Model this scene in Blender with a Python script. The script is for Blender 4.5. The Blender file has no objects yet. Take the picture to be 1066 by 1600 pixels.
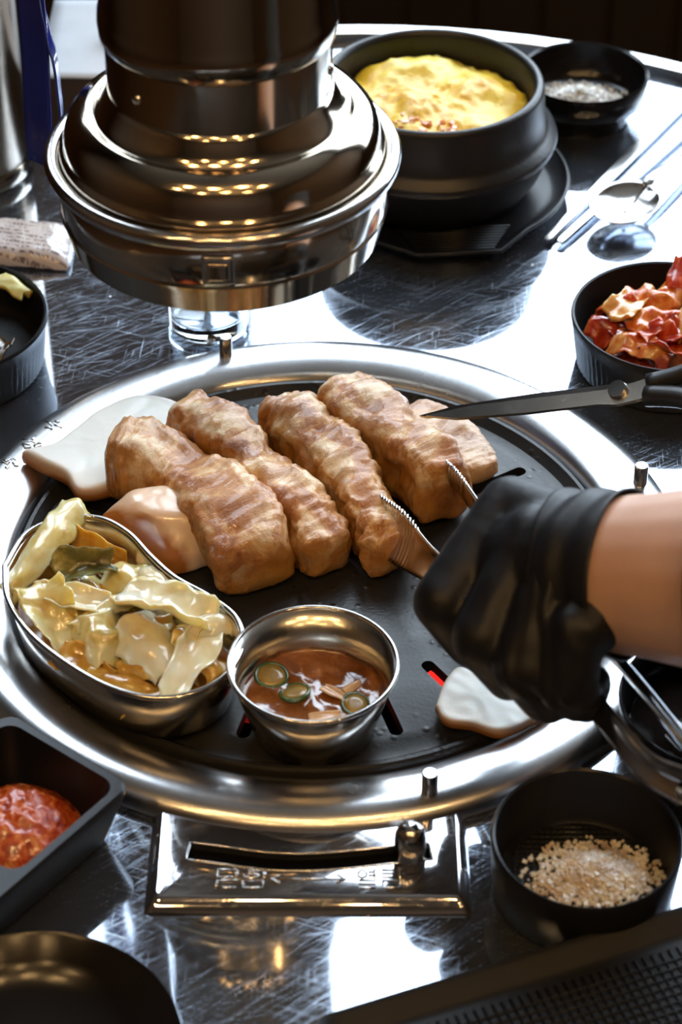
import bpy, bmesh, math, random
import numpy as np
from mathutils import Vector, Matrix, noise

# ------------------------------------------------------------------ camera, world, light, exposure
S = 0.01                                   # everything below is written in centimetres
scene = bpy.context.scene
col = scene.collection
PITCH = math.radians(39.1)
FWD = Vector((0, math.cos(PITCH), -math.sin(PITCH)))
cam_d = bpy.data.cameras.new('camera')
cam_d.sensor_fit = 'VERTICAL'; cam_d.sensor_height = 36.0; cam_d.sensor_width = 24.0
cam_d.lens = 3500 / 1600 * 36.0
cam = bpy.data.objects.new('camera', cam_d); col.objects.link(cam)
cam.location = (Vector((1.16, 3.85, 0)) - 105.44 * FWD) * S
cam.rotation_euler = (math.radians(90) - PITCH, 0, 0)
cam_d.clip_start = 0.02
cam_d.dof.use_dof = True; cam_d.dof.focus_distance = 1.02; cam_d.dof.aperture_fstop = 11
scene.camera = cam

world = bpy.data.worlds.new('overcast_sky'); scene.world = world
world.use_nodes = True
bg = world.node_tree.nodes['Background']
bg.inputs['Color'].default_value = (0.74, 0.87, 1.0, 1); bg.inputs['Strength'].default_value = 8.0
scene.view_settings.view_transform = 'Standard'
scene.view_settings.look = 'None'
scene.view_settings.gamma = 1.0
scene.view_settings.use_curve_mapping = False
scene.view_settings.exposure = 0.3
random.seed(7)

# ------------------------------------------------------------------ helpers
ORG = {}                                   # world origin (cm) of each object
def put(o, loc, parent=None):
    loc = Vector(loc); ORG[o.name] = loc
    base = ORG[parent.name] if parent else Vector((0, 0, 0))
    o.location = (loc - base) * S
    if parent: o.parent = parent
def tag(o, label, cat, group=None):
    o['label'] = label; o['category'] = cat
    if group: o['group'] = group
    return o
def thing(name, label, cat, loc=(0, 0, 0), group=None):
    o = bpy.data.objects.new(name, None); o.empty_display_size = 0.01; col.objects.link(o)
    put(o, loc); return tag(o, label, cat, group)
def mk(name, geo, mat, parent=None, loc=None, smooth=True, sharp=None):
    """geo = (verts in world cm, faces) -> one mesh object"""
    v, f = geo
    L = Vector(loc) if loc is not None else (ORG[parent.name] if parent else Vector((0, 0, 0)))
    me = bpy.data.meshes.new(name)
    me.from_pydata([((p[0]-L[0])*S, (p[1]-L[1])*S, (p[2]-L[2])*S) for p in v], [], [tuple(q) for q in f])
    bm = bmesh.new(); bm.from_mesh(me)
    bmesh.ops.recalc_face_normals(bm, faces=bm.faces[:])
    bm.to_mesh(me); bm.free()
    if smooth:
        me.shade_smooth()
        if sharp: me.set_sharp_from_angle(angle=math.radians(sharp))
    o = bpy.data.objects.new(name, me); col.objects.link(o)
    if mat: me.materials.append(mat)
    put(o, L, parent)
    return o
def join(*gs):
    V = []; F = []
    for v, f in gs:
        n = len(V); V += list(v); F += [tuple(i+n for i in q) for q in f]
    return V, F
def lathe(prof, c=(0, 0), n=72, rib=None):
    """closed when first and last profile radius are 0, else an open sheet"""
    V = []; F = []; rows = []
    for (r, z) in prof:
        if r < 1e-6:
            rows.append([len(V)]); V.append((c[0], c[1], z))
        else:
            rows.append(list(range(len(V), len(V)+n)))
            for i in range(n):
                a = 2*math.pi*i/n
                rr = r + (rib(i, z) if rib else 0)
                V.append((c[0]+rr*math.cos(a), c[1]+rr*math.sin(a), z))
    for a, b in zip(rows, rows[1:]):
        if len(a) == 1 and len(b) == 1: continue
        for i in range(n):
            j = (i+1) % n
            if len(a) == 1: F.append((a[0], b[i], b[j]))
            elif len(b) == 1: F.append((a[i], a[j], b[0]))
            else: F.append((a[i], a[j], b[j], b[i]))
    return V, F
def tube(path, r, n=8, closed=False, caps=True):
    P = [Vector(p) for p in path]; m = len(P); V = []; F = []
    rs = r if isinstance(r, (list, tuple)) else [r]*m
    up = Vector((0, 0, 1))
    for i in range(m):
        a = P[(i-1) % m] if (closed or i > 0) else P[i]
        b = P[(i+1) % m] if (closed or i < m-1) else P[i]
        t = (b-a).normalized()
        u = up if abs(t.dot(up)) < .95 else Vector((1, 0, 0))
        s = t.cross(u).normalized(); w = s.cross(t)
        for k in range(n):
            an = 2*math.pi*k/n
            V.append(tuple(P[i] + rs[i]*(math.cos(an)*s + math.sin(an)*w)))
    for i in range(m if closed else m-1):
        j = (i+1) % m
        for k in range(n):
            l = (k+1) % n
            F.append((i*n+k, i*n+l, j*n+l, j*n+k))
    if caps and not closed:
        F.append(tuple(range(n))[::-1]); F.append(tuple(range((m-1)*n, m*n)))
    return V, F
def sheet(fn, nu, nv, th):
    """closed shell of thickness th around the surface fn(u,v)"""
    P = [[Vector(fn(i/nu, j/nv)) for j in range(nv+1)] for i in range(nu+1)]
    V = []; top = {}; bot = {}
    for i in range(nu+1):
        for j in range(nv+1):
            du = P[min(i+1, nu)][j]-P[max(i-1, 0)][j]; dv = P[i][min(j+1, nv)]-P[i][max(j-1, 0)]
            nn = du.cross(dv)
            nn = nn.normalized() if nn.length > 1e-9 else Vector((0, 0, 1))
            t = th(i/nu, j/nv) if callable(th) else th
            top[i, j] = len(V); V.append(tuple(P[i][j]+nn*t/2))
            bot[i, j] = len(V); V.append(tuple(P[i][j]-nn*t/2))
    F = []
    for i in range(nu):
        for j in range(nv):
            F.append((top[i, j], top[i+1, j], top[i+1, j+1], top[i, j+1]))
            F.append((bot[i, j], bot[i, j+1], bot[i+1, j+1], bot[i+1, j]))
    for i in range(nu):
        F.append((top[i, 0], bot[i, 0], bot[i+1, 0], top[i+1, 0])); F.append((top[i, nv], top[i+1, nv], bot[i+1, nv], bot[i, nv]))
    for j in range(nv):
        F.append((top[0, j], top[0, j+1], bot[0, j+1], bot[0, j])); F.append((top[nu, j], bot[nu, j], bot[nu, j+1], top[nu, j+1]))
    return V, F
def box(x0, x1, y0, y1, z0, z1):
    V = [(x, y, z) for z in (z0, z1) for y in (y0, y1) for x in (x0, x1)]
    return V, [(0, 2, 3, 1), (4, 5, 7, 6), (0, 1, 5, 4), (2, 6, 7, 3), (0, 4, 6, 2), (1, 3, 7, 5)]
def loft(rings, cap0=True, cap1=True):
    n = len(rings[0]); V = [tuple(p) for r in rings for p in r]; F = []
    for a in range(len(rings)-1):
        for i in range(n):
            j = (i+1) % n
            F.append((a*n+i, a*n+j, (a+1)*n+j, (a+1)*n+i))
    if cap0: F.append(tuple(range(n))[::-1])
    if cap1: F.append(tuple(range((len(rings)-1)*n, len(rings)*n)))
    return V, F
def rrect(x0, x1, y0, y1, r, z, k=5):
    out = []
    for cx, cy, a0 in ((x1-r, y1-r, 0), (x0+r, y1-r, 90), (x0+r, y0+r, 180), (x1-r, y0+r, 270)):
        for i in range(k+1):
            a = math.radians(a0+90*i/k); out.append((cx+r*math.cos(a), cy+r*math.sin(a), z))
    return out
def xf(geo, M):
    return [tuple(M @ Vector(p)) for p in geo[0]], geo[1]
def bez(pts, n):
    """Catmull-Rom through points (any dimension)"""
    P = [np.array(p, float) for p in pts]; P = [2*P[0]-P[1]]+P+[2*P[-1]-P[-2]]
    out = []; m = len(P)-3
    for i in range(n+1):
        t = i/n*m; k = min(int(t), m-1); t -= k
        a, b, c, d = P[k:k+4]
        out.append(.5*((2*b)+(c-a)*t+(2*a-5*b+4*c-d)*t*t+(3*b-a-3*c+d)*t**3))
    return out
def boolean(o, cutters, op='DIFFERENCE'):
    for c in cutters:
        m = o.modifiers.new('cut', 'BOOLEAN'); m.operation = op; m.object = c; m.solver = 'EXACT'
    bpy.context.view_layer.update()
    dg = bpy.context.evaluated_depsgraph_get()
    me = bpy.data.meshes.new_from_object(o.evaluated_get(dg))
    o.modifiers.clear(); old = o.data; o.data = me; me.name = old.name
    bpy.data.meshes.remove(old)
    for c in cutters: d = c.data; bpy.data.objects.remove(c); bpy.data.meshes.remove(d)
    o.data.shade_smooth(); o.data.set_sharp_from_angle(angle=math.radians(35))
def N3(p, s=1.0): return noise.noise(Vector(p)*s)
def FB(p, s=1.0, o=4): return noise.fractal(Vector(p)*s, .8, 2.0, o)

# ------------------------------------------------------------------ materials
class NT:
    def __init__(s, name):
        s.m = bpy.data.materials.new(name); s.m.use_nodes = True
        s.t = s.m.node_tree; s.n = s.t.nodes; s.b = s.n['Principled BSDF']; s.out = s.n['Material Output']
    def add(s, t, **kw):
        x = s.n.new(t)
        for k, v in kw.items():
            if hasattr(x, k): setattr(x, k, v)
            else: x.inputs[k.replace('_', ' ')].default_value = v
        return x
    def link(s, a, b): s.t.links.new(a, b)
    def coord(s, scale=(1, 1, 1), rot=(0, 0, 0), kind='Object'):
        c = s.add('ShaderNodeTexCoord'); mp = s.add('ShaderNodeMapping')
        mp.inputs['Scale'].default_value = scale; mp.inputs['Rotation'].default_value = rot
        s.link(c.outputs[kind], mp.inputs['Vector']); return mp.outputs[0]
    def noise(s, vec, scale, detail=4, rough=.55, dist=0):
        x = s.add('ShaderNodeTexNoise'); x.inputs['Scale'].default_value = scale; x.inputs['Detail'].default_value = detail
        x.inputs['Roughness'].default_value = rough; x.inputs['Distortion'].default_value = dist
        s.link(vec, x.inputs['Vector']); return x.outputs['Fac']
    def ramp(s, fac, stops):
        r = s.add('ShaderNodeValToRGB'); e = r.color_ramp.elements
        while len(e) < len(stops): e.new(.5)
        for el, (p, c) in zip(e, stops):
            el.position = p; el.color = (*c, 1) if not isinstance(c, (int, float)) else (c, c, c, 1)
        s.link(fac, r.inputs['Fac']); return r.outputs['Color']
    def mix(s, fac, a, b, mode='MIX'):
        x = s.add('ShaderNodeMix'); x.data_type = 'RGBA'; x.blend_type = mode
        for sock, v in ((x.inputs[0], fac), (x.inputs[6], a), (x.inputs[7], b)):
            if isinstance(v, (int, float)): sock.default_value = v
            elif isinstance(v, tuple): sock.default_value = (*v, 1)
            else: s.link(v, sock)
        return x.outputs[2]
    def math(s, op, a, b=0.0):
        x = s.add('ShaderNodeMath'); x.operation = op
        for sock, v in ((x.inputs[0], a), (x.inputs[1], b)):
            if isinstance(v, (int, float)): sock.default_value = v
            else: s.link(v, sock)
        return x.outputs[0]
    def bump(s, h, strength=.3, dist=.001):
        x = s.add('ShaderNodeBump'); x.inputs['Strength'].default_value = strength; x.inputs['Distance'].default_value = dist
        s.link(h, x.inputs['Height']); s.link(x.outputs[0], s.b.inputs['Normal']); return x
    def set(s, **kw):
        for k, v in kw.items():
            i = s.b.inputs[k.replace('_', ' ')]
            if isinstance(v, (int, float)): i.default_value = v
            elif isinstance(v, tuple): i.default_value = (*v, 1) if len(v) == 3 and i.type == 'RGBA' else v
            else: s.link(v, i)
        return s
def plain(name, c, rough=.5, metal=0.0, bump=0.0, bscale=400, var=.12, **kw):
    t = NT(name); v = t.coord()
    n = t.noise(v, 60, 3)
    t.set(Base_Color=t.mix(n, tuple(x*(1-var) for x in c), tuple(min(1, x*(1+var)) for x in c)), Roughness=rough, Metallic=metal, **kw)
    if bump: t.bump(t.noise(v, bscale, 3), bump, .0005)
    return t.m
def steel(name, c=(.60, .60, .61), rough=.16, scratch=.0, brush=None):
    t = NT(name); v = t.coord()
    n = t.noise(v, 25, 5)
    r = t.math('ADD', t.math('MULTIPLY', n, .14), rough-.06)
    base = t.mix(n, tuple(x*.92 for x in c), c)
    if scratch:
        lines = None
        for sc, rot, th in (((22, 3000, 20), .55, .64), ((26, 2800, 20), -.35, .66), ((20, 3000, 20), .75, .64), ((40, 2600, 20), 1.5, .68), ((24, 2900, 20), .2, .66)):
            tc = t.add('ShaderNodeTexCoord'); m1 = t.add('ShaderNodeMapping'); m1.vector_type = 'TEXTURE'
            m1.inputs['Rotation'].default_value = (0, 0, rot); m1.inputs['Scale'].default_value = tuple(1/q for q in sc)
            t.link(tc.outputs['Object'], m1.inputs['Vector'])
            f = t.noise(m1.outputs[0], 1.0, 2, .5, .3)
            l = t.ramp(f, ((th-.02, 0.0), (th+.03, 1.0)))
            lines = l if lines is None else t.mix(1.0, lines, l, 'ADD')
        zone = t.ramp(t.noise(v, 7, 4, .6, .8), ((.35, .15), (.62, 1.0)))
        smear = t.ramp(t.noise(v, 9, 6, .6, 1.2), ((.42, 0.0), (.75, 1.0)))
        amt = t.math('MULTIPLY', t.math('MULTIPLY', lines, zone), scratch)
        r = t.math('ADD', t.math('ADD', t.math('MULTIPLY', n, .03), rough-.015), t.math('ADD', t.math('MULTIPLY', amt, .26), t.math('MULTIPLY', smear, .035)))
        vo = t.add('ShaderNodeTexVoronoi'); vo.inputs['Scale'].default_value = 130; t.link(v, vo.inputs['Vector'])
        dots = t.ramp(vo.outputs['Distance'], ((.05, 1.0), (.12, 0.0)))
        keep = t.ramp(t.noise(v, 16, 3), ((.52, 0.0), (.62, 1.0)))
        sel = t.math('MULTIPLY', t.math('MULTIPLY', dots, keep), t.ramp(vo.outputs['Color'], ((.55, 0.0), (.6, 1.0))))
        base = t.mix(sel, base, (.85, .85, .85))
        t.set(Metallic=t.math('SUBTRACT', .96, t.math('MULTIPLY', sel, .9)))
        r = t.math('ADD', r, t.math('MULTIPLY', sel, .5))
        t.bump(t.noise(v, 7, 3), .02, .0006)
    else:
        t.set(Metallic=1.0)
        if brush: t.bump(t.noise(t.coord(brush), 1.0, 3), .12, .0003)
    t.set(Base_Color=base, Roughness=r)
    return t.m

M = {}
M['table'] = steel('scratched_table_steel', (.50, .56, .66), .03, 1.0)
M['steel'] = steel('polished_steel', (.62, .60, .58), .15)
M['ring'] = steel('ring_steel', (.64, .64, .65), .24, 0, (30, 30, 30))
M['hood'] = steel('hood_steel', (.56, .48, .38), .10)
M['flue'] = steel('flue_steel', (.40, .34, .26), .11)
M['cup'] = steel('cup_steel', (.60, .57, .52), .2, 0, (400, 400, 4))
M['brushed'] = steel('brushed_steel', (.42, .38, .33), .24, 0, (500, 500, 3))
M['plate'] = steel('panel_steel', (.55, .55, .58), .05, .5)
M['black'] = plain('black_melamine', (.007, .007, .009), .34, bump=.15, bscale=900, Specular_IOR_Level=.3)
M['black_matte'] = plain('black_plastic', (.006, .006, .007), .42, bump=.2, bscale=1200, Specular_IOR_Level=.28)
M['black_gloss'] = plain('black_glazed_ware', (.006, .005, .005), .2, bump=.05, Specular_IOR_Level=.4)
M['stone'] = plain('black_earthenware', (.013, .012, .012), .36, bump=.3, bscale=500, Specular_IOR_Level=.4)
M['glove'] = plain('black_nitrile', (.006, .006, .008), .5, bump=.25, bscale=300, Specular_IOR_Level=.32)
M['wood'] = plain('dark_wood', (.045, .020, .008), .5)
M['paper'] = plain('white_paper', (.46, .48, .51), .7, bump=.3, bscale=80)
M['sleeve'] = plain('dark_cloth', (.01, .01, .012), .9, bump=.4, bscale=1500)
M['grip'] = plain('black_grip', (.012, .012, .013), .38)
M['dark'] = plain('dull_black', (.003, .003, .003), .9, Specular_IOR_Level=.03)  # near-black without gloss; in the panel slot it stands in for shade
def cast_iron():
    t = NT('coated_cast_iron'); v = t.coord()
    n = t.noise(v, 30, 5); oil = t.ramp(t.noise(v, 14, 5, .6, .6), ((.45, 0.0), (.6, 1.0)))
    fine = t.noise(v, 500, 2)
    vo = t.add('ShaderNodeTexVoronoi'); vo.inputs['Scale'].default_value = 170; t.link(v, vo.inputs['Vector'])
    drop = t.ramp(vo.outputs['Distance'], ((.0, 1.0), (.33, 0.0)))
    dk = t.math('MULTIPLY', drop, t.ramp(t.noise(v, 22, 3), ((.5, 0.0), (.58, 1.0))))
    t.set(Specular_IOR_Level=.3, Base_Color=t.mix(n, (.008, .008, .008), (.02, .019, .018)), Roughness=t.math('SUBTRACT', .42, t.math('ADD', t.math('MULTIPLY', oil, .14), t.math('MULTIPLY', dk, .2))))
    t.bump(t.math('ADD', t.math('MULTIPLY', fine, .35), t.math('MULTIPLY', dk, 1.2)), .5, .0006)
    return t.m
M['iron'] = cast_iron()
def meat_mat(name, seed, pale=.0):
    t = NT(name); v = t.coord()
    sa = t.add('ShaderNodeAttribute'); sa.attribute_name = 'strip'
    def sm_(sc):
        mp = t.add('ShaderNodeMapping'); mp.inputs['Scale'].default_value = sc; mp.inputs['Location'].default_value = (seed*7, seed*3, seed)
        t.link(sa.outputs['Vector'], mp.inputs['Vector']); return mp.outputs[0]
    layer = t.noise(sm_((.45, .7, .7)), 1.0, 6, .6, .6)
    patch = t.noise(sm_((.7, .5, .5)), 1.0, 4, .6, .8)
    fib = t.noise(sm_((2.6, .6, .6)), 1.0, 6, .62, .8)
    sm = t.noise(sm_((7, 7, 7)), 1.0, 6, .75)
    a = t.ramp(layer, ((.36, (.32, .105, .020)), (.44, (.50, .205, .050)), (.51, (.66, .35, .12)), (.58, (.80, .57, .32))))
    a = t.mix(t.ramp(patch, ((.45, 0.0), (.62, .75))), a, (.42, .165, .035))
    at = t.add('ShaderNodeAttribute'); at.attribute_name = 'sear'
    sear = t.math('MULTIPLY', at.outputs['Fac'], t.ramp(sm, ((.25, .55), (.6, 1.0))))
    brown = t.ramp(t.mix(.5, fib, patch), ((.34, (.13, .034, .003)), (.46, (.37, .125, .009)), (.60, (.56, .25, .03))))
    c = t.mix(sear, a, brown)
    c = t.mix(t.ramp(fib, ((.28, .45), (.37, 0.0))), c, (.16, .045, .008))
    c = t.mix(pale, c, (.72, .50, .34))
    t.set(Base_Color=c, Roughness=t.math('ADD', .16, t.math('MULTIPLY', sm, .3)), Subsurface_Weight=.06, Subsurface_Scale=.004, Subsurface_Radius=(1.0, .4, .2), Coat_Weight=.4, Coat_Roughness=.12)
    t.bump(t.math('ADD', t.math('MULTIPLY', fib, 1.3), t.math('MULTIPLY', sm, .9)), .65, .0018)
    return t.m
def food(name, stops, scale=60, rough=.35, sss=.25, bump=.3, bscale=300, bdist=.0008, coat=.2, stretch=(1, 1, 1), trans=0.0, dist=.6):
    t = NT(name); v = t.coord(stretch)
    n = t.noise(v, scale, 5, .6, dist); f = t.noise(v, bscale, 4, .6)
    t.set(Base_Color=t.ramp(n, stops), Roughness=rough, Subsurface_Weight=sss, Subsurface_Scale=.004, Subsurface_Radius=(1, .6, .3), Coat_Weight=coat, Coat_Roughness=.12, Transmission_Weight=trans)
    t.bump(f, bump, bdist)
    return t.m

# ------------------------------------------------------------------ the room
def struct(name, geo, mat, parent=None, smooth=False):
    o = mk(name, geo, mat, parent, smooth=smooth)
    if parent is None: o['kind'] = 'structure'
    return o
RX0, RX1, RY0, RY1, RZ0, RZ1 = -200, 220, -320, 110, -75, 225
M['floor'] = plain('warm_wood_floor', (.09, .045, .018), .4, bump=.1)
M['ceil'] = plain('painted_ceiling', (.10, .08, .06), .8)
M['wall'] = plain('brown_painted_wall', (.07, .037, .015), .6)
M['board'] = plain('dark_stained_board', (.022, .014, .010), .55, bump=.3, bscale=120)
M['frame'] = plain('dark_window_frame', (.03, .025, .022), .4)
struct('floor', box(RX0-10, RX1+10, RY0-10, RY1+15, RZ0-6, RZ0), M['floor'])
struct('ceiling', box(RX0-10, RX1+10, RY0-10, RY1+15, RZ1, RZ1+6), M['ceil'])
struct('wall_left', box(RX0-10, RX0, RY0, RY1, RZ0, RZ1), M['wall'])
struct('wall_right', box(RX1, RX1+10, RY0, RY1, RZ0, RZ1), M['wall'])
struct('wall_front', box(RX0-10, RX1+10, RY0-10, RY0, RZ0, RZ1), M['wall'])
W1 = (-11, 195, 16, 212); W2 = (-95, -27, 72, 212)          # window openings x0,x1,z0,z1
wb = [box(RX0-10, RX1+10, RY1, RY1+12, RZ0, W1[2]), box(RX0-10, RX1+10, RY1, RY1+12, W1[3], RZ1),
      box(RX0-10, W2[0], RY1, RY1+12, W1[2], W1[3]), box(W2[1], W1[0], RY1, RY1+12, W1[2], W1[3]),
      box(W1[1], RX1+10, RY1, RY1+12, W1[2], W1[3]), box(W2[0], W2[1], RY1, RY1+12, W1[2], W2[2])]
wall = struct('wall_back', join(*wb), M['wall'])
for k in range(-8, 14):
    x = .93 + 6.15*k
    g = loft([rrect(x+.25, x+5.9, -72+0, 12, .15, 0, 2), rrect(x+.25, x+5.9, -72, 12, .15, 1.0, 2), rrect(x+.45, x+5.7, -71.8, 11.8, .15, 1.25, 2)])
    mk('board', ([(p[0], RY1-p[2], p[1]) for p in g[0]], g[1]), M['board'], wall, smooth=False)
mk('sill_rail', box(-52, 92, RY1-2.6, RY1, 12.2, 15.6), M['board'], wall, smooth=False)
def glass_pane():
    t = NT('window_glass'); n = t.n
    tr = t.add('ShaderNodeBsdfTransparent'); gl = t.add('ShaderNodeBsdfGlossy'); gl.inputs['Roughness'].default_value = .02
    lw = t.add('ShaderNodeLayerWeight'); lw.inputs['Blend'].default_value = .5
    fac = t.math('ADD', t.math('MULTIPLY', t.math('POWER', lw.outputs['Facing'], 5.0), .9), .03)
    mx = t.add('ShaderNodeMixShader'); t.link(fac, mx.inputs[0]); t.link(tr.outputs[0], mx.inputs[1]); t.link(gl.outputs[0], mx.inputs[2])
    t.link(mx.outputs[0], t.out.inputs['Surface']); return t.m
M['pane'] = glass_pane()
for i, (x0, x1, z0, z1) in enumerate((W1, W2)):
    y0, y1 = RY1+3, RY1+8; w = 3
    fr = join(box(x0, x1, y0, y1, z0, z0+w), box(x0, x1, y0, y1, z1-w, z1), box(x0, x0+w, y0, y1, z0+w, z1-w), box(x1-w, x1, y0, y1, z0+w, z1-w))
    win = struct('window_%d' % (i+1), fr, M['frame'])
    mk('pane', box(x0+w, x1-w, y0+2, y0+2.5, z0+w, z1-w), M['pane'], win, smooth=False)
    if i == 0:
        mk('mullion', box(92, 95, y0, y1, z0+w, z1-w), M['frame'], win, smooth=False)
    pl = bpy.data.lights.new('window_portal', 'AREA'); pl.shape = 'RECTANGLE'; pl.size = (x1-x0)*S; pl.size_y = (z1-z0)*S
    pl.cycles.is_portal = True
    po = bpy.data.objects.new('window_portal', pl); col.objects.link(po)
    po.location = ((x0+x1)/2*S, (RY1+13)*S, (z0+z1)/2*S); po.rotation_euler = (math.radians(-90), 0, 0)

# ceiling lamps of the room, behind the photographer
M['lampbody'] = plain('lamp_housing', (.05, .045, .04), .4, .6)
lamp_em = NT('warm_lamp_glass'); lamp_em.set(Base_Color=(.9, .8, .6), Emission_Color=(1.0, .60, .24), Emission_Strength=150.0)
lamp_spots = [(-70, -100), (-18, -120), (40, -105), (95, -125), (-115, -150), (10, -190), (-60, -215), (80, -210)]
for i, (x, y) in enumerate(lamp_spots):
    where = ['leftmost of the near row', 'second from left in the near row', 'third from left in the near row', 'rightmost of the near row',
             'by the left wall', 'middle of the far row', 'left of the far row', 'right of the far row'][i]
    t = thing('ceiling_lamp', 'warm round ceiling spotlight behind the camera, ' + where, 'lamp', (x, y, RZ1), 'warm ceiling spotlights')
    mk('housing', lathe([(0, RZ1), (7, RZ1), (7, RZ1-9), (6.4, RZ1-9), (6.2, RZ1-5), (0, RZ1-5)], (x, y), 32), M['lampbody'], t, sharp=40)
    mk('bulb', lathe([(0, RZ1-5.2), (5.4, RZ1-5.4), (5.2, RZ1-7.2), (3, RZ1-8.2), (0, RZ1-8.5)], (x, y), 24), lamp_em.m, t)

# ------------------------------------------------------------------ table
table = thing('dining_table', 'round-ended stainless steel grill table with a scratched mirror top', 'table', (2.4, 0, RZ0))
def oval(r, z, n=96):
    out = []
    for i in range(n):
        a = 2*math.pi*i/n
        out.append((2.4+r*math.cos(a), (11 if math.sin(a) >= 0 else -18)+r*math.sin(a), z))
    return out
HOLE = 13.95
def tabletop():
    n = 96
    def hole(r, z): return [(r*math.cos(2*math.pi*i/n), r*math.sin(2*math.pi*i/n), z) for i in range(n)]
    rings = [hole(HOLE, -2.5), hole(HOLE, 0)]
    for k in range(1, 7):
        t = (k/6)**1.0
        a = hole(HOLE, 0); b = oval(40.6, 0)
        rings.append([tuple((1-t)*np.array(p)+t*np.array(q)) for p, q in zip(a, b)])
    rings += [oval(40.6, -2.5), hole(HOLE, -2.5)]
    return loft(rings, False, False)
mk('tabletop', tabletop(), M['table'], table, sharp=30)
mk('edge_trim', loft([oval(40.1, -.02), oval(40.12, .5), oval(40.22, .6), oval(41.2, .62), oval(41.35, .5), oval(41.35, -2.6), oval(40.6, -2.6)], False, False), M['steel'], table, sharp=30)
mk('apron', loft([oval(38, -2.5), oval(36, -16)], False, False), M['wood'], table)
mk('pedestal', lathe([(0, -16), (17, -16), (17, -70), (26, -72), (26, -75), (0, -75)], (2.4, -3), 40), M['black_matte'], table, sharp=40)

# damper panel let into the table
plate_o = mk('control_panel', loft([rrect(-6.45, 6.2, -20.85, -14.6, .25, 0.0), rrect(-6.4, 6.15, -20.8, -14.6, .25, .12), rrect(-6.05, 5.8, -20.35, -14.8, .3, .52), rrect(-5.95, 5.7, -20.25, -14.9, .3, .55)]), M['plate'], table, smooth=False)
slot_mid = bez([(-4.85, -17.98), (-.5, -18.58), (4.7, -17.98)], 24)
def slot_ring(hw, z):
    L = []; R = []
    for i, p in enumerate(slot_mid):
        d = slot_mid[min(i+1, 24)]-slot_mid[max(i-1, 0)]; d /= np.linalg.norm(d); nn = np.array((-d[1], d[0]))
        L.append((*(p+nn*hw), z)); R.append((*(p-nn*hw), z))
    return L+R[::-1]
cut = mk('cutter', loft([slot_ring(.42, .2), slot_ring(.42, 1.0)]), None)
boolean(plate_o, [cut])
mk('slot_shade', loft([slot_ring(.42, .14), slot_ring(.42, .215)]), M['dark'], plate_o, smooth=False)  # black fill painted in for the shade of a deeper slot
mk('slot_lip', tube(slot_ring(.45, .55), .05, 6, True), M['steel'], plate_o)
kx, ky = 3.87, -18.3
mk('knob', lathe([(0, .2), (.42, .2), (.42, .7), (.62, .75), (.64, 1.5), (.62, 1.85), (.5, 2.15), (.28, 2.33), (0, 2.38)], (kx, ky), 28), M['steel'], plate_o)
def strokes(lines, fn, r=.05):
    return join(*[tube([fn(x, y) for x, y in l], r, 6) for l in lines])
def glyphs(word, x0, y0, w, h, gap):
    out = []
    for k, ch in enumerate(word):
        out += [[(x0+k*(w+gap)+px*w, y0+py*h) for px, py in l] for l in ch]
    return out
DAT = [[(.95, .98), (.12, .98), (.1, .58), (.75, .58)], [(.92, 1.0), (.92, .5)], [(.92, .76), (1.0, .76)], [(.98, .42), (.15, .42), (.05, .0)], [(.12, .04), (.9, .04)]]
HIM = [[(.3, 1.02), (.45, 1.06)], [(.05, .9), (.72, .9)], [(.12, .72), (.4, .79), (.68, .72), (.66, .58), (.4, .53), (.12, .58), (.12, .72)], [(.95, 1.0), (.95, .48)], [(.08, .38), (.9, .38), (.9, .02), (.05, .02), (.08, .38)]]
YEOL = [[(.1, .82), (.3, .98), (.52, .82), (.48, .62), (.28, .55), (.1, .64), (.1, .82)], [(.9, 1.0), (.9, .48)], [(.6, .86), (.88, .86)], [(.6, .68), (.88, .68)], [(.12, .42), (.92, .42), (.92, .22), (.14, .22), (.14, .02), (.95, .02)]]
RIM = [[(.05, .96), (.6, .96), (.6, .78), (.06, .78), (.06, .58), (.64, .58)], [(.92, 1.0), (.92, .5)], [(.1, .4), (.92, .4), (.92, .02), (.1, .02), (.1, .4)]]
txt = glyphs([DAT, HIM], -3.75, -19.92, .92, .98, .14) + glyphs([YEOL, RIM], 1.75, -19.92, .8, .98, .16)
txt += [[(-1.5, -19.45), (1.28, -19.45)], [(-1.2, -19.22), (-1.55, -19.45), (-1.2, -19.66)], [(1.0, -19.22), (1.35, -19.45), (1.0, -19.66)]]
mk('lettering', strokes(txt, lambda x, y: (x, y, .56), .052), M['steel'], plate_o)

# ------------------------------------------------------------------ grill: burner, ring, plate
burner = thing('burner', 'dark round burner glowing red under the grill plate', 'burner', (0, 0, -10))
mk('bowl', lathe([(0, -10), (9, -10), (12.8, -6), (13.2, -1.2), (12.6, -1.2), (12.2, -5.6), (8.6, -9.4), (0, -9.4)], (0, 0), 64), M['dark'], burner)
hot = NT('glowing_element'); hv = hot.coord()
hot.set(Base_Color=(.05, .01, .01), Emission_Color=(1.0, .03, .02), Emission_Strength=hot.math('MULTIPLY', hot.ramp(hot.noise(hv, 22, 2), ((.35, .55), (.64, 1.0))), 1.4))
warm_el = NT('dim_element'); warm_el.set(Base_Color=(.03, .012, .01), Emission_Color=(1.0, .03, .02), Emission_Strength=.12)
def arc(r, a0, a1, z, rad): return tube([(r*math.cos(math.radians(a0+(a1-a0)*i/40)), r*math.sin(math.radians(a0+(a1-a0)*i/40)), z) for i in range(41)], rad, 10)
mk('element', arc(7.3, -59, -20, -2.6, .5), hot.m, burner)
mk('element', arc(7.6, -10, 284, -2.6, .42), warm_el.m, burner)
mk('element', arc(4.6, 0, 350, -2.6, .36), warm_el.m, burner)
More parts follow.
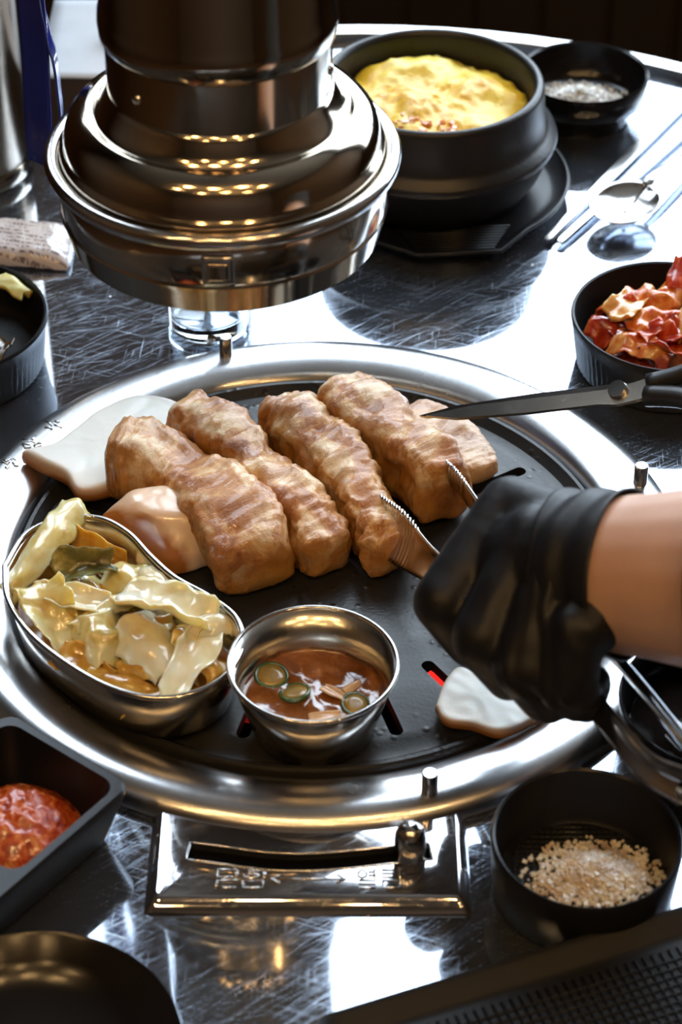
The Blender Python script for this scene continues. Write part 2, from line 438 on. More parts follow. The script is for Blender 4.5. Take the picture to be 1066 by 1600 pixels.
mk('bracket', join(*[tube([(2*math.cos(a), 2*math.sin(a), -3.2), (12.2*math.cos(a), 12.2*math.sin(a), -3.2)], .2, 6) for a in (.3, 2.4, 4.5)]), M['dark'], burner)

ring = thing('grill_ring', 'wide polished steel ring around the grill plate, stamped at the left', 'grill ring', (0, 0, 0))
ringp = [(13.75, -.6), (13.78, .05), (13.95, .45), (14.3, .72), (14.9, .95), (15.5, 1.08), (16.1, 1.08), (16.55, .95), (16.88, .72), (17.05, .42), (17.05, .2), (16.95, .05), (16.6, .05), (16.5, .35), (15.6, .8), (14.6, .6), (14.0, .02), (13.98, -.6), (13.75, -.6)]
mk('ring_band', lathe(ringp, (0, 0), 160), M['ring'], ring)
for a in (107, 17.2, -72.8, 197.2):
    a = math.radians(a); c = (15.95*math.cos(a), 15.95*math.sin(a))
    mk('pin', lathe([(0, .9), (.36, .9), (.33, 1.1), (.33, 2.05), (.28, 2.12), (0, 2.12)], c, 24), M['steel'], ring, sharp=50)
stamp = [[(-13.3, 9.71), (-13.03, 9.38), (-12.88, 9.11)], [(-13.25, 9.01), (-13.03, 9.03), (-12.88, 8.85)], [(-12.88, 9.11), (-12.88, 8.85)], [(-12.79, 9.22), (-12.39, 9.03)], [(-12.79, 9.54), (-12.69, 9.43), (-12.56, 9.49)], [(-14.25, 8.24), (-13.57, 7.79)], [(-13.59, 8.29), (-13.7, 8.11), (-13.74, 7.9)], [(-14.2, 7.71), (-14.0, 7.37), (-13.76, 7.42), (-13.71, 7.58), (-13.98, 7.71), (-14.17, 7.7)], [(-13.61, 7.56), (-13.5, 7.42), (-13.27, 7.61), (-13.21, 7.78), (-13.38, 7.79), (-13.61, 7.56)], [(-15.02, 6.31), (-14.71, 6.11), (-14.54, 6.49)], [(-14.92, 6.51), (-14.8, 6.34), (-14.63, 6.52)], [(-14.78, 5.88), (-14.67, 5.75), (-14.6, 5.93)], [(-14.48, 6.24), (-14.32, 5.98), (-14.17, 6.01)], [(-14.48, 6.54), (-14.34, 6.44)]]
def ringz(x, y):
    r = math.hypot(x, y)
    pr = [(13.95, .45), (14.3, .72), (14.9, .95), (15.5, 1.08), (16.1, 1.08), (16.55, .95), (16.88, .72)]
    return float(np.interp(r, [p[0] for p in pr], [p[1] for p in pr]))+.02
mk('stamped_lettering', strokes(stamp, lambda x, y: (x*1.0, y, ringz(x, y)), .045), M['ring'], ring)

gplate = thing('grill_plate', 'black coated round grill plate with radial slots', 'grill plate', (0, 0, 0))
disc = mk('plate_disc', lathe([(0, .42), (3, .42), (6, .42), (9, .42), (11.9, .42), (12.25, .36), (12.6, .25), (12.95, .25), (13.2, .45), (13.38, .62), (13.55, .62), (13.66, .45), (13.66, -.5), (13.4, -.5), (12.6, -.15), (0, -.1)], (0, 0), 120), M['iron'], gplate)
cuts = []
sl = [-55.5, -72.7, -88.6, -104.5, -116.5, -136, -152, -168, 176, 160, 144, 128, 112, 96, 80, 64, 47.5, 33.5, 17, 1, -15, -35]
parts = []
for a in sl:
    g = loft([[(x, y, z) for x, y, _ in rrect(8.4, 11.95, -.3, .3, .29, 0, 4)] for z in (-.8, 1.2)])
    parts.append(xf(g, Matrix.Rotation(math.radians(a), 4, 'Z')))
boolean(disc, [mk('cutter', join(*parts), None)])

# ------------------------------------------------------------------ meat
STRIP = [None]
def strip(path, W, H, z0, seed, nu=90, nv=56, wr=.10, lump=.16, sq=3.6, endsq=.2, twist=0):
    """swept slab with rounded-box section; returns geometry and per-vertex sear weight"""
    P = bez([(*p, w, h) for p, w, h in zip(path, W, H)], nu)
    V = []; F = []; sear = []; UV = []
    L = [0]
    for a, b in zip(P, P[1:]): L.append(L[-1]+np.linalg.norm((b-a)[:2]))
    for i, q in enumerate(P):
        a = P[max(i-1, 0)]; b = P[min(i+1, nu)]; d = (b-a)[:2]; d = d/np.linalg.norm(d); s = np.array((-d[1], d[0]))
        t = i/nu
        e = min(1, (1-abs(2*t-1))/endsq); e = (1-(1-e)**3.2)**(1/3.2)      # blunt ends
        e = max(e, .02)
        hw = q[2]*e; hh = q[3]*(.25+.75*e)/2
        zc = z0+q[3]/2
        for j in range(nv):
            an = 2*math.pi*j/nv; ca, sa = math.cos(an), math.sin(an)
            cx = math.copysign(abs(ca)**(2/sq), ca); cz = math.copysign(abs(sa)**(2/sq), sa)
            p = np.array((q[0]+s[0]*cx*hw, q[1]+s[1]*cx*hw, zc+cz*hh))
            nrm = Vector((s[0]*ca, s[1]*ca, sa))
            k = Vector((p[0]+seed*13.1, p[1]-seed*7.7, p[2]*1.0+seed))
            f = FB(k, .42, 4)*lump*2.4
            along = L[i]
            f += wr*noise.noise(Vector((along*3.2+1.2*noise.noise(k*.8), cx*hw*.75, seed*5+cz)))*(1.0 if cz > -.2 else .4)
            f += wr*.5*noise.noise(Vector((along*6.5, cx*hw*1.6, seed*9)))
            f += .06*noise.noise(k*4.5)
            f -= .45*max(0, noise.noise(k*.8+Vector((4, 4, 4)))-.12)
            p = Vector(p)+nrm*f*min(1, e*1.3)
            if p.z < z0: p.z = z0+.01
            V.append(tuple(p)); UV.append((along, cx*hw+seed*11, cz*hh+seed*3))
            ww = min(1, max(0, .85-sa*1.05+.6*noise.noise(k*.9)))
            sear.append(ww*min(1, .9+.4*noise.noise(k*.4)))
    for i in range(nu):
        for j in range(nv):
            l = (j+1) % nv; F.append((i*nv+j, i*nv+l, (i+1)*nv+l, (i+1)*nv+j))
    F.append(tuple(range(nv))[::-1]); F.append(tuple(range(nu*nv, (nu+1)*nv)))
    STRIP[0] = UV
    return (V, F), sear
def meat(name, label, cat, mat, path, W, H, z0=.44, seed=1, group=None, **kw):
    g, s = strip(path, W, H, z0, seed, **kw)
    loc = (sum(p[0] for p in path)/len(path), sum(p[1] for p in path)/len(path), z0)
    o = mk(name, g, mat, loc=loc)
    at = o.data.attributes.new('sear', 'FLOAT', 'POINT'); at.data.foreach_set('value', s)
    av = o.data.attributes.new('strip', 'FLOAT_VECTOR', 'POINT'); av.data.foreach_set('vector', [c for q in STRIP[0] for c in q])
    return tag(o, label, cat, group)
MG = 'thick pork belly strips on the grill plate'
meat('pork_strip', 'thick grilled pork belly strip beside the pale chunk, nearest the kidney bowl', 'meat', meat_mat('seared_pork', .1),
     [(-9.6, 5.1), (-8.2, 4.7), (-6.2, 3.6), (-4.6, 1.9), (-3.3, -.3), (-2.35, -2.6)], [1.6, 1.75, 1.65, 1.95, 2.05, 1.85], [3.7, 3.7, 2.9, 3.4, 3.5, 3.0], seed=1, group=MG)
meat('pork_strip', 'second pork belly strip from the left, narrow with a puckered fold across it', 'meat', meat_mat('seared_pork_b', .8),
     [(-6.6, 8.3), (-5.0, 6.9), (-3.2, 4.7), (-1.5, 2.2), (-.2, .2), (.8, -1.4)], [1.5, 1.5, 1.35, 1.3, 1.35, 1.3], [3.3, 3.3, 3.2, 3.1, 2.9, 2.5], seed=2, wr=.15, group=MG)
meat('pork_strip', 'third pork belly strip from the left, deeply wrinkled crosswise, tongs tip at its end', 'meat', meat_mat('seared_pork_c', 1.7),
     [(-2.2, 8.6), (-.9, 7.2), (.8, 4.6), (2.0, 2.0), (2.9, -.2), (3.35, -1.6)], [1.45, 1.6, 1.5, 1.35, 1.25, 1.1], [3.3, 3.4, 3.3, 3.2, 2.9, 2.3], seed=3, wr=.22, group=MG)
meat('pork_strip', 'rightmost thick pork belly strip gripped by the tongs, under the scissor tip', 'meat', meat_mat('seared_pork_d', 2.9),
     [(1.0, 9.6), (1.9, 8.4), (3.3, 6.4), (4.7, 4.6), (5.5, 3.2), (5.9, 2.2)], [1.6, 1.75, 1.5, 1.45, 1.4, 1.3], [3.5, 3.6, 3.5, 3.7, 3.8, 3.7], seed=4, wr=.10, endsq=.16, group=MG)
pale = food('pale_mushroom_chunk', ((.3, (.62, .36, .20)), (.5, (.78, .52, .36)), (.7, (.86, .66, .50))), 25, .28, .35, .12, 200, coat=.5)
meat('pork_slice', 'flat pale pork slice lying behind the rightmost strip, under the scissor blade', 'meat', meat_mat('pale_pork', 4.0, .55),
     [(4.3, 10.0), (5.6, 8.9), (6.9, 7.2), (7.9, 5.4)], [1.0, 1.25, 1.3, 1.0], [1.3, 1.4, 1.4, 1.3], seed=6, wr=.03, lump=.07, endsq=.2)

# faceted pale chunk
def chunk():
    pts = [(-8.4, 1.9, 3.0), (-6.7, 2.2, 3.1), (-5.0, .55, 2.9), (-5.6, -.1, 2.85), (-7.35, .05, 3.05), (-8.1, .75, 3.05),
           (-10.3, .9, 1.7), (-10.3, .8, .46), (-9.6, 2.2, .46), (-8.6, 2.7, 1.6), (-6.2, 2.9, .46), (-6.4, 2.8, 2.2), (-4.3, .6, .46), (-4.35, .2, 1.8), (-4.6, -.6, .46), (-6.5, -1.6, .46), (-6.4, -1.5, 1.3), (-8.6, -.25, .46), (-5.0, -.75, 1.6)]
    bm = bmesh.new()
    for p in pts: bm.verts.new(p)
    bmesh.ops.convex_hull(bm, input=bm.verts[:])
    bmesh.ops.delete(bm, geom=[v for v in bm.verts if not v.link_faces], context='VERTS')
    bmesh.ops.subdivide_edges(bm, edges=bm.edges[:], cuts=7, use_grid_fill=True)
    for _ in range(5): bmesh.ops.smooth_vert(bm, verts=bm.verts[:], factor=.5, use_axis_x=True, use_axis_y=True, use_axis_z=True)
    for v in bm.verts: v.co += v.normal*.05*FB(tuple(v.co), .9, 3); v.co.z = max(v.co.z, .46)
    bm.verts.index_update()
    g = ([tuple(v.co) for v in bm.verts], [tuple(v.index for v in f.verts) for f in bm.faces]); bm.free()
    return g, None
cm = NT('browned_pale_chunk'); cv = cm.coord(); ca_ = cm.add('ShaderNodeAttribute'); ca_.attribute_name = 'sear'
cn = cm.noise(cv, 40, 4)
cm.set(Base_Color=cm.mix(cm.ramp(ca_.outputs['Fac'], ((.5, 0.0), (.85, 1.0))), cm.mix(cn, (.66, .45, .30), (.78, .60, .44)), cm.mix(cn, (.25, .07, .008), (.44, .17, .03))),
       Roughness=.27, Subsurface_Weight=.4, Subsurface_Scale=.006, Subsurface_Radius=(1, .5, .25), Coat_Weight=.5, Coat_Roughness=.12)
cm.bump(cm.noise(cv, 160, 3), .12, .0006)
g, s_ = chunk()
s2 = []
for (x, y, z) in g[0]:
    d = (x+7.2)*-.55+(y-.4)*-.83                      # browned on the side that faces the kidney bowl
    s2.append(max(0, min(1, .35+.7*d+.25*FB((x, y, z), .8)))*min(1, max(0, (3.15-z)*3)))
co = mk('mushroom_chunk', g, cm.m, loc=(-7.2, .4, .44))
co.data.attributes.new('sear', 'FLOAT', 'POINT').data.foreach_set('value', s2)
tag(co, 'smooth pale peach chunk with browned side, between the kidney bowl and first pork strip', 'mushroom')

# mushroom slices: thick flat slabs with an outline
def slab(out, z0, th, tilt=(0, 0), seed=0, dome=.12, n=9):
    c = np.mean(np.array(out), axis=0); P = bez(list(out)+[out[0]], 72)[:-1]
    rings = []
    for sc, z in ((.02, 0), (.5, 0), (.93, 0), (.99, .12), (1.0, .5), (.985, .86), (.94, 1.0), (.86, 1.02), (.75, 1.03), (.62, 1.04), (.48, 1.04), (.34, 1.05), (.2, 1.05), (.1, 1.05), (.02, 1.05)):
        rg = []
        for p in P:
            q = c+(p[:2]-c)*sc
            zz = z0+th*z+tilt[0]*(q[0]-c[0])+tilt[1]*(q[1]-c[1])
            if z > .9: zz += dome*noise.noise(Vector((q[0]*.5+seed, q[1]*.5, 0)))+.03*noise.noise(Vector((q[0]*2+seed, q[1]*2, 0)))
            rg.append((q[0], q[1], zz))
        rings.append(rg)
    return loft(rings)
mush = NT('king_oyster_flesh'); mv = mush.coord(); ng = mush.add('ShaderNodeNewGeometry')
sep = mush.add('ShaderNodeSeparateXYZ'); tcn = mush.add('ShaderNodeTexCoord'); mush.link(tcn.outputs['Object'], sep.inputs[0])
mn = mush.noise(mush.coord((1, 1, 1)), 35, 4)
flesh = mush.mix(mn, (.56, .55, .49), (.70, .70, .66))
atr = mush.add('ShaderNodeAttribute'); atr.attribute_name = 'rind'
mush.set(Base_Color=mush.mix(atr.outputs['Fac'], flesh, (.30, .11, .018)), Roughness=.42, Subsurface_Weight=.3, Subsurface_Scale=.004, Coat_Weight=.15)
mush.bump(mush.noise(mv, 220, 4), .15, .0006)
def mushroom(label, out, z0, th, tilt, seed, loc):
    g = slab(out, z0, th, tilt, seed)
    o = mk('mushroom_slice', g, mush.m, loc=loc)
    n = 72; r = []
    for i in range(len(g[0])):
        k = i//n; r.append(1.0 if k in (2, 3, 4) else (.55 if k == 5 else (.12 if k == 6 else 0)))
    o.data.attributes.new('rind', 'FLOAT', 'POINT').data.foreach_set('value', r)
    return tag(o, label, 'mushroom', 'king oyster mushroom slices')
mushroom('wide white mushroom slice with browned edge, lying half on the ring behind the pork',
         [(-14.0, 6.2), (-12.6, 6.8), (-11.6, 8.3), (-10.4, 10.0), (-8.7, 11.1), (-6.9, 10.7), (-6.2, 9.2), (-7.4, 6.5), (-9.0, 4.2), (-10.9, 3.4), (-11.8, 4.6), (-13.0, 5.4)], .85, .85, (-.04, 0.0), 3, (-10, 7, .85))
mushroom('white mushroom slice at the front right of the plate, under the gloved hand',
         [(5.1, -10.4), (5.5, -9.0), (6.15, -8.0), (7.0, -8.6), (8.2, -9.6), (9.8, -10.6), (8.9, -11.5), (7.7, -12.1), (6.6, -11.6), (5.5, -11.3)], .75, .55, (.02, -.03), 8, (7.2, -10.2, .8))

# ------------------------------------------------------------------ kidney bowl with cabbage
KO = [(-13.47, -4.1), (-12.77, -1.9), (-11.3, -.75), (-9.6, -.75), (-8.2, -1.8), (-7.1, -3.4), (-5.94, -4.85), (-4.4, -6.1), (-3.25, -7.4), (-2.9, -9.0), (-3.4, -10.8), (-4.7, -12.0), (-6.4, -12.35), (-8.3, -11.7), (-10.26, -10.2), (-12.0, -8.3), (-13.1, -6.2)]
KP = [p[:2] for p in bez(KO+[KO[0]], 96)[:-1]]
KC = np.array((-8.4, -6.4))
def inset(P, d):
    out = []; n = len(P)
    for i in range(n):
        t = P[(i+1) % n]-P[(i-1) % n]; t = t/np.linalg.norm(t)
        out.append(P[i]+d*np.array((-t[1], t[0]))*KS)
    return out
KS = 1
_a = sum(KP[i][0]*KP[(i+1) % 96][1]-KP[(i+1) % 96][0]*KP[i][1] for i in range(96))
KS = 1 if _a > 0 else -1
def kr(d, z): return [(p[0], p[1], z) for p in inset(KP, d)]
bowl = thing('kidney_bowl', 'kidney-shaped stainless steel side dish bowl standing on the grill plate', 'bowl', (-8.4, -6.6, .44))
mk('bowl_body', loft([kr(1.1, .46), kr(.75, .5), kr(.45, .8), kr(.08, 3.3), kr(.12, 3.35), kr(.2, 3.3), kr(.56, .85), kr(.85, .62), kr(1.2, .58)]), M['cup'], bowl)
mk('rolled_rim', tube(kr(.04, 3.42), .13, 10, True), M['steel'], bowl)
juice = food('amber_kimchi_juice', ((.3, (.25, .09, .012)), (.7, (.50, .24, .04))), 60, .15, .1, .1, coat=.5)
tag(mk('cabbage_juice', loft([kr(.62, .66), kr(.45, 1.5), kr(.5, 1.52), kr(2.2, 1.55)]), juice, loc=(-8.4, -6.6, .7)), 'amber kimchi juice in the bottom of the kidney bowl', 'juice')
CAB = {
 'w': food('white_cabbage_rib', ((.3, (.70, .56, .28)), (.48, (.84, .77, .54)), (.66, (.92, .90, .80))), 34, .2, .6, .2, 150, coat=.7, trans=.04),
 'p': food('pale_yellow_cabbage', ((.3, (.48, .28, .05)), (.44, (.72, .55, .20)), (.60, (.84, .74, .46))), 40, .22, .6, .35, 180, coat=.7, trans=.04),
 'y': food('golden_cabbage', ((.3, (.34, .13, .01)), (.48, (.58, .31, .04)), (.66, (.74, .52, .14))), 50, .22, .45, .35, 180, coat=.7, trans=.1),
 'g': food('green_cabbage_leaf', ((.3, (.025, .028, .008)), (.5, (.10, .11, .03)), (.62, (.30, .27, .09)), (.75, (.68, .58, .26))), 70, .3, .2, .5, 160, coat=.4)}
def leaf(c, L, Wd, yaw, pitch, roll, curl, wave, seed, th=.11, taper=.25, cup=.55):
    R = Matrix.Rotation(math.radians(yaw), 4, 'Z') @ Matrix.Rotation(math.radians(pitch), 4, 'Y') @ Matrix.Rotation(math.radians(roll), 4, 'X')
    c = Vector(c)
    def fn(u, v):
        x = (u-.5)*L; w = Wd*(1-taper*u)*(.8+.2*math.sin(math.pi*min(1, u*1.15+.05)))
        e = (v-.5)*2
        y = e*w/2*(1+.22*noise.noise(Vector((x*1.3, e*1.5+9, seed*7))))
        z = -curl*.6*x*x/L - cup*Wd*.45*e*e*math.copysign(1, math.sin(seed*5)+.5)
        z += wave*1.2*noise.noise(Vector((x*.8+seed*3, y*1.0, seed)))+wave*.4*abs(e)**2*math.sin(x*4.3+seed*2+e)+wave*.5*abs(e)**3*noise.noise(Vector((x*3.2, e*2, seed*4)))+wave*.25*noise.noise(Vector((x*2.2, y*2.2, seed+3)))
        x += .28*noise.noise(Vector((v*3.2, seed, u*1.5)))*min(1.2, Wd)*abs(2*u-1)
        return c + R @ Vector((x, y, z))
    return sheet(fn, 24, 18, lambda u, v: th*(1.0-.75*abs(v-.5)*2)*(1-.4*u)+.025)
# centre x,y,z, length, width, yaw, pitch, roll, curl, wave, colour, wording
cab = [
 (-11.75, -2.9, 3.7, 5.2, 1.3, -118, 10, -25, .35, .10, 'p', 'long translucent cabbage leaf hanging over the left rim of the kidney bowl'),
 (-10.0, -4.1, 3.35, 2.5, 1.7, 10, -4, 14, .6, .3, 'g', 'crumpled dark green cabbage leaf lying on the pale pieces'),
 (-6.2, -6.9, 3.5, 3.9, 2.2, -18, 4, -14, .4, .22, 'w', 'large bright white cabbage rib on top of the heap'),
 (-6.9, -8.6, 3.2, 2.9, 2.3, -52, 10, 6, .4, .15, 'w', 'broad translucent white cabbage piece below the bright white rib'),
 (-8.7, -6.3, 3.45, 3.4, 1.1, -145, -3, 12, .7, .2, 'p', 'curled pale cabbage strip in the middle of the heap'),
 (-9.2, -8.4, 3.1, 2.2, 1.7, -70, 20, 20, .9, .3, 'p', 'frilly pale cabbage tip near the front of the heap'),
 (-11.2, -6.9, 3.0, 3.1, 2.0, -60, 22, -4, .35, .25, 'p', 'wide pale leaf sloping down to the front left rim'),
 (-10.6, -5.9, 3.2, 3.2, 1.1, 160, 4, -10, .3, .15, 'w', 'smooth white rib lying left of the green leaf'),
 (-8.0, -4.3, 3.1, 2.4, 1.8, -30, -5, 10, .6, .3, 'p', 'ruffled yellow-white piece right of the green leaf'),
 (-6.9, -5.3, 3.05, 2.5, 1.8, -62, 8, 24, .4, .2, 'w', 'pale triangular piece leaning on the back rim'),
 (-4.4, -7.6, 3.35, 2.1, 1.1, -150, -12, -10, .5, .2, 'w', 'thin translucent scrap at the right end by the rim'),
 (-5.2, -9.6, 2.9, 3.6, 1.5, -112, 6, -22, .4, .1, 'w', 'long glassy rib curving along the right end of the bowl'),
 (-9.7, -2.4, 2.6, 2.6, 1.6, -25, 6, 28, .4, .2, 'y', 'golden cabbage piece against the back rim'),
 (-10.9, -4.6, 2.8, 2.2, 1.4, 60, 5, -12, .5, .25, 'y', 'golden curled piece under the hanging leaf'),
 (-8.1, -9.9, 2.3, 2.6, 1.4, -20, 4, 10, .4, .2, 'y', 'golden shred low at the front rim'),
 (-6.5, -10.6, 2.2, 2.6, 1.3, 10, 0, -10, .4, .2, 'y', 'golden shred low at the front middle'),
 (-9.7, -9.2, 2.3, 2.4, 1.3, -30, 0, 10, .5, .2, 'y', 'brown-gold shred at the front left'),
 (-4.0, -9.2, 2.6, 1.7, 1.1, 40, 10, 0, .7, .3, 'y', 'small crumpled golden bit at the right end'),
 (-4.9, -6.9, 2.7, 2.2, .9, -40, 0, 20, .4, .2, 'p', 'slim pale shred under the right rim'),
 (-7.6, -7.3, 2.7, 3.2, 1.6, 30, 0, 0, .4, .3, 'y', 'golden leaf showing between the white ribs'),
 (-9.3, -5.2, 2.8, 3.0, 1.4, -60, 0, 0, .4, .3, 'p', 'pale leaf under the green leaf'),
 (-11.5, -5.3, 2.5, 2.6, 1.3, 100, 0, 0, .4, .3, 'y', 'golden leaf deep at the left end'),
 (-5.7, -8.2, 2.4, 3.0, 1.6, -80, 0, 0, .4, .3, 'p', 'pale leaf under the broad translucent piece'),
]
for i, (x, y, z, L, w, ya, pi, ro, cu, wa, c, lab) in enumerate(cab):
    tag(mk('cabbage_piece', leaf((x, y, z), L*1.12, w*1.25, ya, pi, ro, cu, wa*1.25, i+1.3, .26 if c == 'w' else .1), CAB[c], loc=(x, y, z)), lab, 'cabbage', 'sour cabbage pieces in the kidney bowl')
spots = ['against the back left rim', 'by the left end', 'under the hanging leaf', 'left of the green leaf', 'below the green leaf', 'behind the curled strip', 'in front of the curled strip', 'in the middle',
         'under the bright white rib', 'behind the bright white rib', 'in front of the bright white rib', 'right of the broad translucent piece', 'near the front rim', 'beside the long glassy rib', 'by the right rim', 'at the right end']
for i in range(16):
    q = KC+np.array((.72, -.69))*(-4.0+8.0*i/15)+np.array((.69, .72))*(1.3*math.sin(i*2.3))
    zz = 2.1+.35*((i*7) % 3); c = 'yypw'[i % 4]
    tag(mk('cabbage_shred', leaf((q[0], q[1], zz), random.uniform(1.8, 2.8), random.uniform(.9, 1.5), random.uniform(0, 360), random.uniform(-15, 15), random.uniform(-25, 25), .5, .35, i+200.7, .12), CAB[c], loc=(q[0], q[1], zz)),
        {'y': 'golden', 'p': 'pale yellow', 'w': 'whitish'}[c]+' cabbage shred low in the heap, '+spots[i], 'cabbage', 'cabbage shreds low in the kidney bowl')

# ------------------------------------------------------------------ sauce cup
cup = thing('sauce_cup', 'round stainless steel sauce cup standing at the front of the grill plate', 'cup', (0, -10.85, .44))
CX, CY = .02, -10.85
mk('cup_body', lathe([(0, .46), (2.35, .46), (2.55, .6), (3.05, 2.4), (3.42, 3.95), (3.36, 3.98), (2.98, 2.4), (2.48, .75), (2.3, .6), (0, .6)], (CX, CY), 72), M['cup'], cup)
mk('rolled_rim', tube([(CX+3.45*math.cos(2*math.pi*i/72), CY+3.45*math.sin(2*math.pi*i/72), 3.98) for i in range(72)], .1, 8, True), M['steel'], cup)
soup = food('brown_sauce', ((.3, (.10, .028, .006)), (.55, (.22, .075, .018)), (.72, (.34, .14, .05))), 70, .08, .1, .35, 90, .0012, coat=.8)
def soup_surf():
    n = 64; rings = []
    for k in range(0, 13):
        r = 2.93*k/12 if k else .02
        rings.append([(CX+r*math.cos(2*math.pi*i/n), CY+r*math.sin(2*math.pi*i/n), 2.2+.07*FB((r*math.cos(2*math.pi*i/n), r*math.sin(2*math.pi*i/n), 1), 1.1, 3)) for i in range(n)])
    rings.append([(CX+2.45*math.cos(2*math.pi*i/n), CY+2.45*math.sin(2*math.pi*i/n), .85) for i in range(n)])
    return loft(rings)
tag(mk('dipping_sauce', soup_surf(), soup, loc=(CX, CY, 1)), 'thin brown dipping sauce filling the steel cup', 'sauce')
chili = food('green_chili', ((.3, (.02, .05, .01)), (.6, (.05, .10, .02))), 50, .2, .2, .1, coat=.6)
chili_in = food('chili_flesh', ((.3, (.18, .12, .02)), (.6, (.34, .22, .06))), 60, .25, .3, .3, coat=.5)
for i, (x, y, r, tx, lab) in enumerate([(-1.75, -9.75, .72, .12, 'green chili ring floating at the back left of the sauce'), (-.75, -10.75, .66, -.2, 'green chili ring floating near the middle of the sauce'), (1.75, -11.45, .6, .15, 'green chili ring floating at the right of the sauce')]):
    t = thing('chili_slice', lab, 'chili', (x, y, 2.22), 'chili rings in the sauce')
    Mx = Matrix.Translation((x, y, 2.22)) @ Matrix.Rotation(tx, 4, 'X') @ Matrix.Rotation(tx*.7, 4, 'Y')
    mk('skin', xf(lathe([(r*.82, -.1), (r, -.09), (r*1.03, 0), (r, .1), (r*.82, .1), (r*.82, -.1)], (0, 0), 32), Mx), chili, t)
    mk('flesh', xf(lathe([(0, -.06), (r*.83, -.08), (r*.83, .09), (r*.4, .07), (0, .1)], (0, 0), 32), Mx), chili_in, t)
bit = food('pale_sauce_bit', ((.3, (.45, .25, .12)), (.6, (.68, .48, .30))), 60, .2, .3, .2, coat=.6)
for i, (x, y, L, ya, lab) in enumerate([(.5, -12.25, 1.3, 10, 'pale mushroom bit at the front of the sauce'), (.9, -10.9, 1.2, -35, 'pale mushroom bit in the middle of the sauce'), (1.6, -10.4, .9, 40, 'small pale bit at the back right of the sauce')]):
    tag(mk('mushroom_bit', leaf((x, y, 2.3), L, .5, ya, 0, 0, .2, .05, i+40, .2), bit, loc=(x, y, 2.3)), lab, 'mushroom', 'bits floating in the sauce')

# ------------------------------------------------------------------ extractor hood
hx, hy = -3.65, 2.0
hood = thing('extractor_hood', 'polished steel smoke extractor hood hanging on its flue over the grill', 'hood', (hx, hy, 16.8))
mk('skirt', lathe([(5.7, 17.2), (5.95, 16.85), (6.3, 16.8), (6.42, 16.9), (6.68, 17.9), (6.76, 18.15), (6.70, 18.25), (6.74, 18.4), (6.76, 19.9), (6.6, 20.4), (6.5, 20.4), (6.6, 19.8), (6.55, 18.2), (6.2, 17.1), (5.7, 17.2)], (hx, hy), 96), M['hood'], hood, sharp=35)
mk('rolled_rim', lathe([(6.5, 20.25), (6.85, 20.05), (7.1, 20.1), (7.25, 20.3), (7.27, 20.5), (7.15, 20.72), (6.9, 20.78), (6.7, 20.66), (6.6, 20.5), (6.5, 20.25)], (hx, hy), 96), M['steel'], hood)
mk('dome', lathe([(6.55, 20.5), (6.62, 20.75), (6.6, 20.95), (6.45, 21.02), (6.42, 21.15), (6.4, 21.5), (6.25, 21.95), (5.98, 22.3), (5.65, 22.5), (5.5, 22.58), (5.38, 22.62), (5.27, 22.58), (5.2, 22.5), (5.08, 22.55), (4.85, 22.9), (4.6, 23.35), (4.48, 23.7), (4.3, 23.7), (4.7, 22.6), (5.5, 22.2), (6.2, 21.0), (6.3, 20.5), (6.55, 20.5)], (hx, hy), 96), M['hood'], hood)
mk('collar', lathe([(4.42, 23.45), (4.5, 23.5), (4.5, 25.75), (4.4, 25.85), (4.3, 25.85), (4.3, 23.45), (4.42, 23.45)], (hx, hy), 96), M['flue'], hood, sharp=35)
mk('flue', lathe([(4.25, 25.6), (4.6, 25.82), (4.68, 26.0), (4.72, 26.5), (4.68, 26.95), (4.58, 27.2), (4.56, 60), (4.56, RZ1), (4.3, RZ1), (4.3, 60), (4.25, 25.6)], (hx, hy), 96), M['flue'], hood)
for a in (-132, -12, 108):
    a = math.radians(a); d = Vector((math.cos(a), math.sin(a), 0)); c = Vector((hx, hy, 24.6))+d*4.5
    rot = d.to_track_quat('Z', 'Y').to_matrix().to_4x4()
    mk('screw', xf(lathe([(0, -.1), (.22, -.1), (.22, .06), (.12, .12), (0, .13)], (0, 0), 16), Matrix.Translation(c) @ rot), M['steel'], hood)
def on_skirt(x, z, r): 
    a = -math.pi/2 + (x)/6.76
    return (hx+r*math.cos(a), hy+r*math.sin(a), z)
lt = mk('latch_plate', sheet(lambda u, v: on_skirt(.05+(u-.5)*1.25, 18.35+v*1.35, 6.82), 8, 8, .1), M['steel'], hood)
mk('latch_window', sheet(lambda u, v: on_skirt(.05+(u-.5)*.85, 18.6+v*.8, 6.88+.0*u), 6, 6, .06), M['hood'], lt)

# ------------------------------------------------------------------ egg pot and its holder
px_, py_ = 6.2, 33.1
hold = thing('pot_holder', 'black plastic pot rest with a ribbed trapezoid tab, under the egg pot', 'pot holder', (px_, py_, 0))
def hold_out(z, d=0):
    tab = [(3.75, 27.2+d), (5.25+d*.5, 24.55+d), (9.85-d*.5, 24.95+d), (10.75, 27.9+d)]
    r = 7.9-d; out = []
    a0 = math.atan2(27.9-py_, 10.75-px_); a1 = math.atan2(27.2-py_, 3.75-px_)+2*math.pi
    for i in range(61):
        a = a0+(a1-a0)*i/60; out.append((px_+r*math.cos(a), py_+r*math.sin(a), z))
    out += [(*tab[1], z), (*tab[2], z)]
    return out
mk('tray', loft([hold_out(0, .9), hold_out(.25, .8), hold_out(1.0, 0), hold_out(1.05, .1), hold_out(.4, .85), hold_out(.35, 1.2)]), M['black'], hold, sharp=40)
mk('raised_edge', tube(hold_out(1.02, .03), .12, 8, True), M['black'], hold)
for k in range(9):
    y = 25.75+k*.28
    mk('grip_rib', tube([(5.3-k*.13, y, .52), (9.55+k*.12, y+.33, .52)], .08, 6), M['black'], hold)
pot = thing('earthenware_pot', 'black earthenware pot of steamed egg on its black holder', 'pot', (px_, py_, .42))
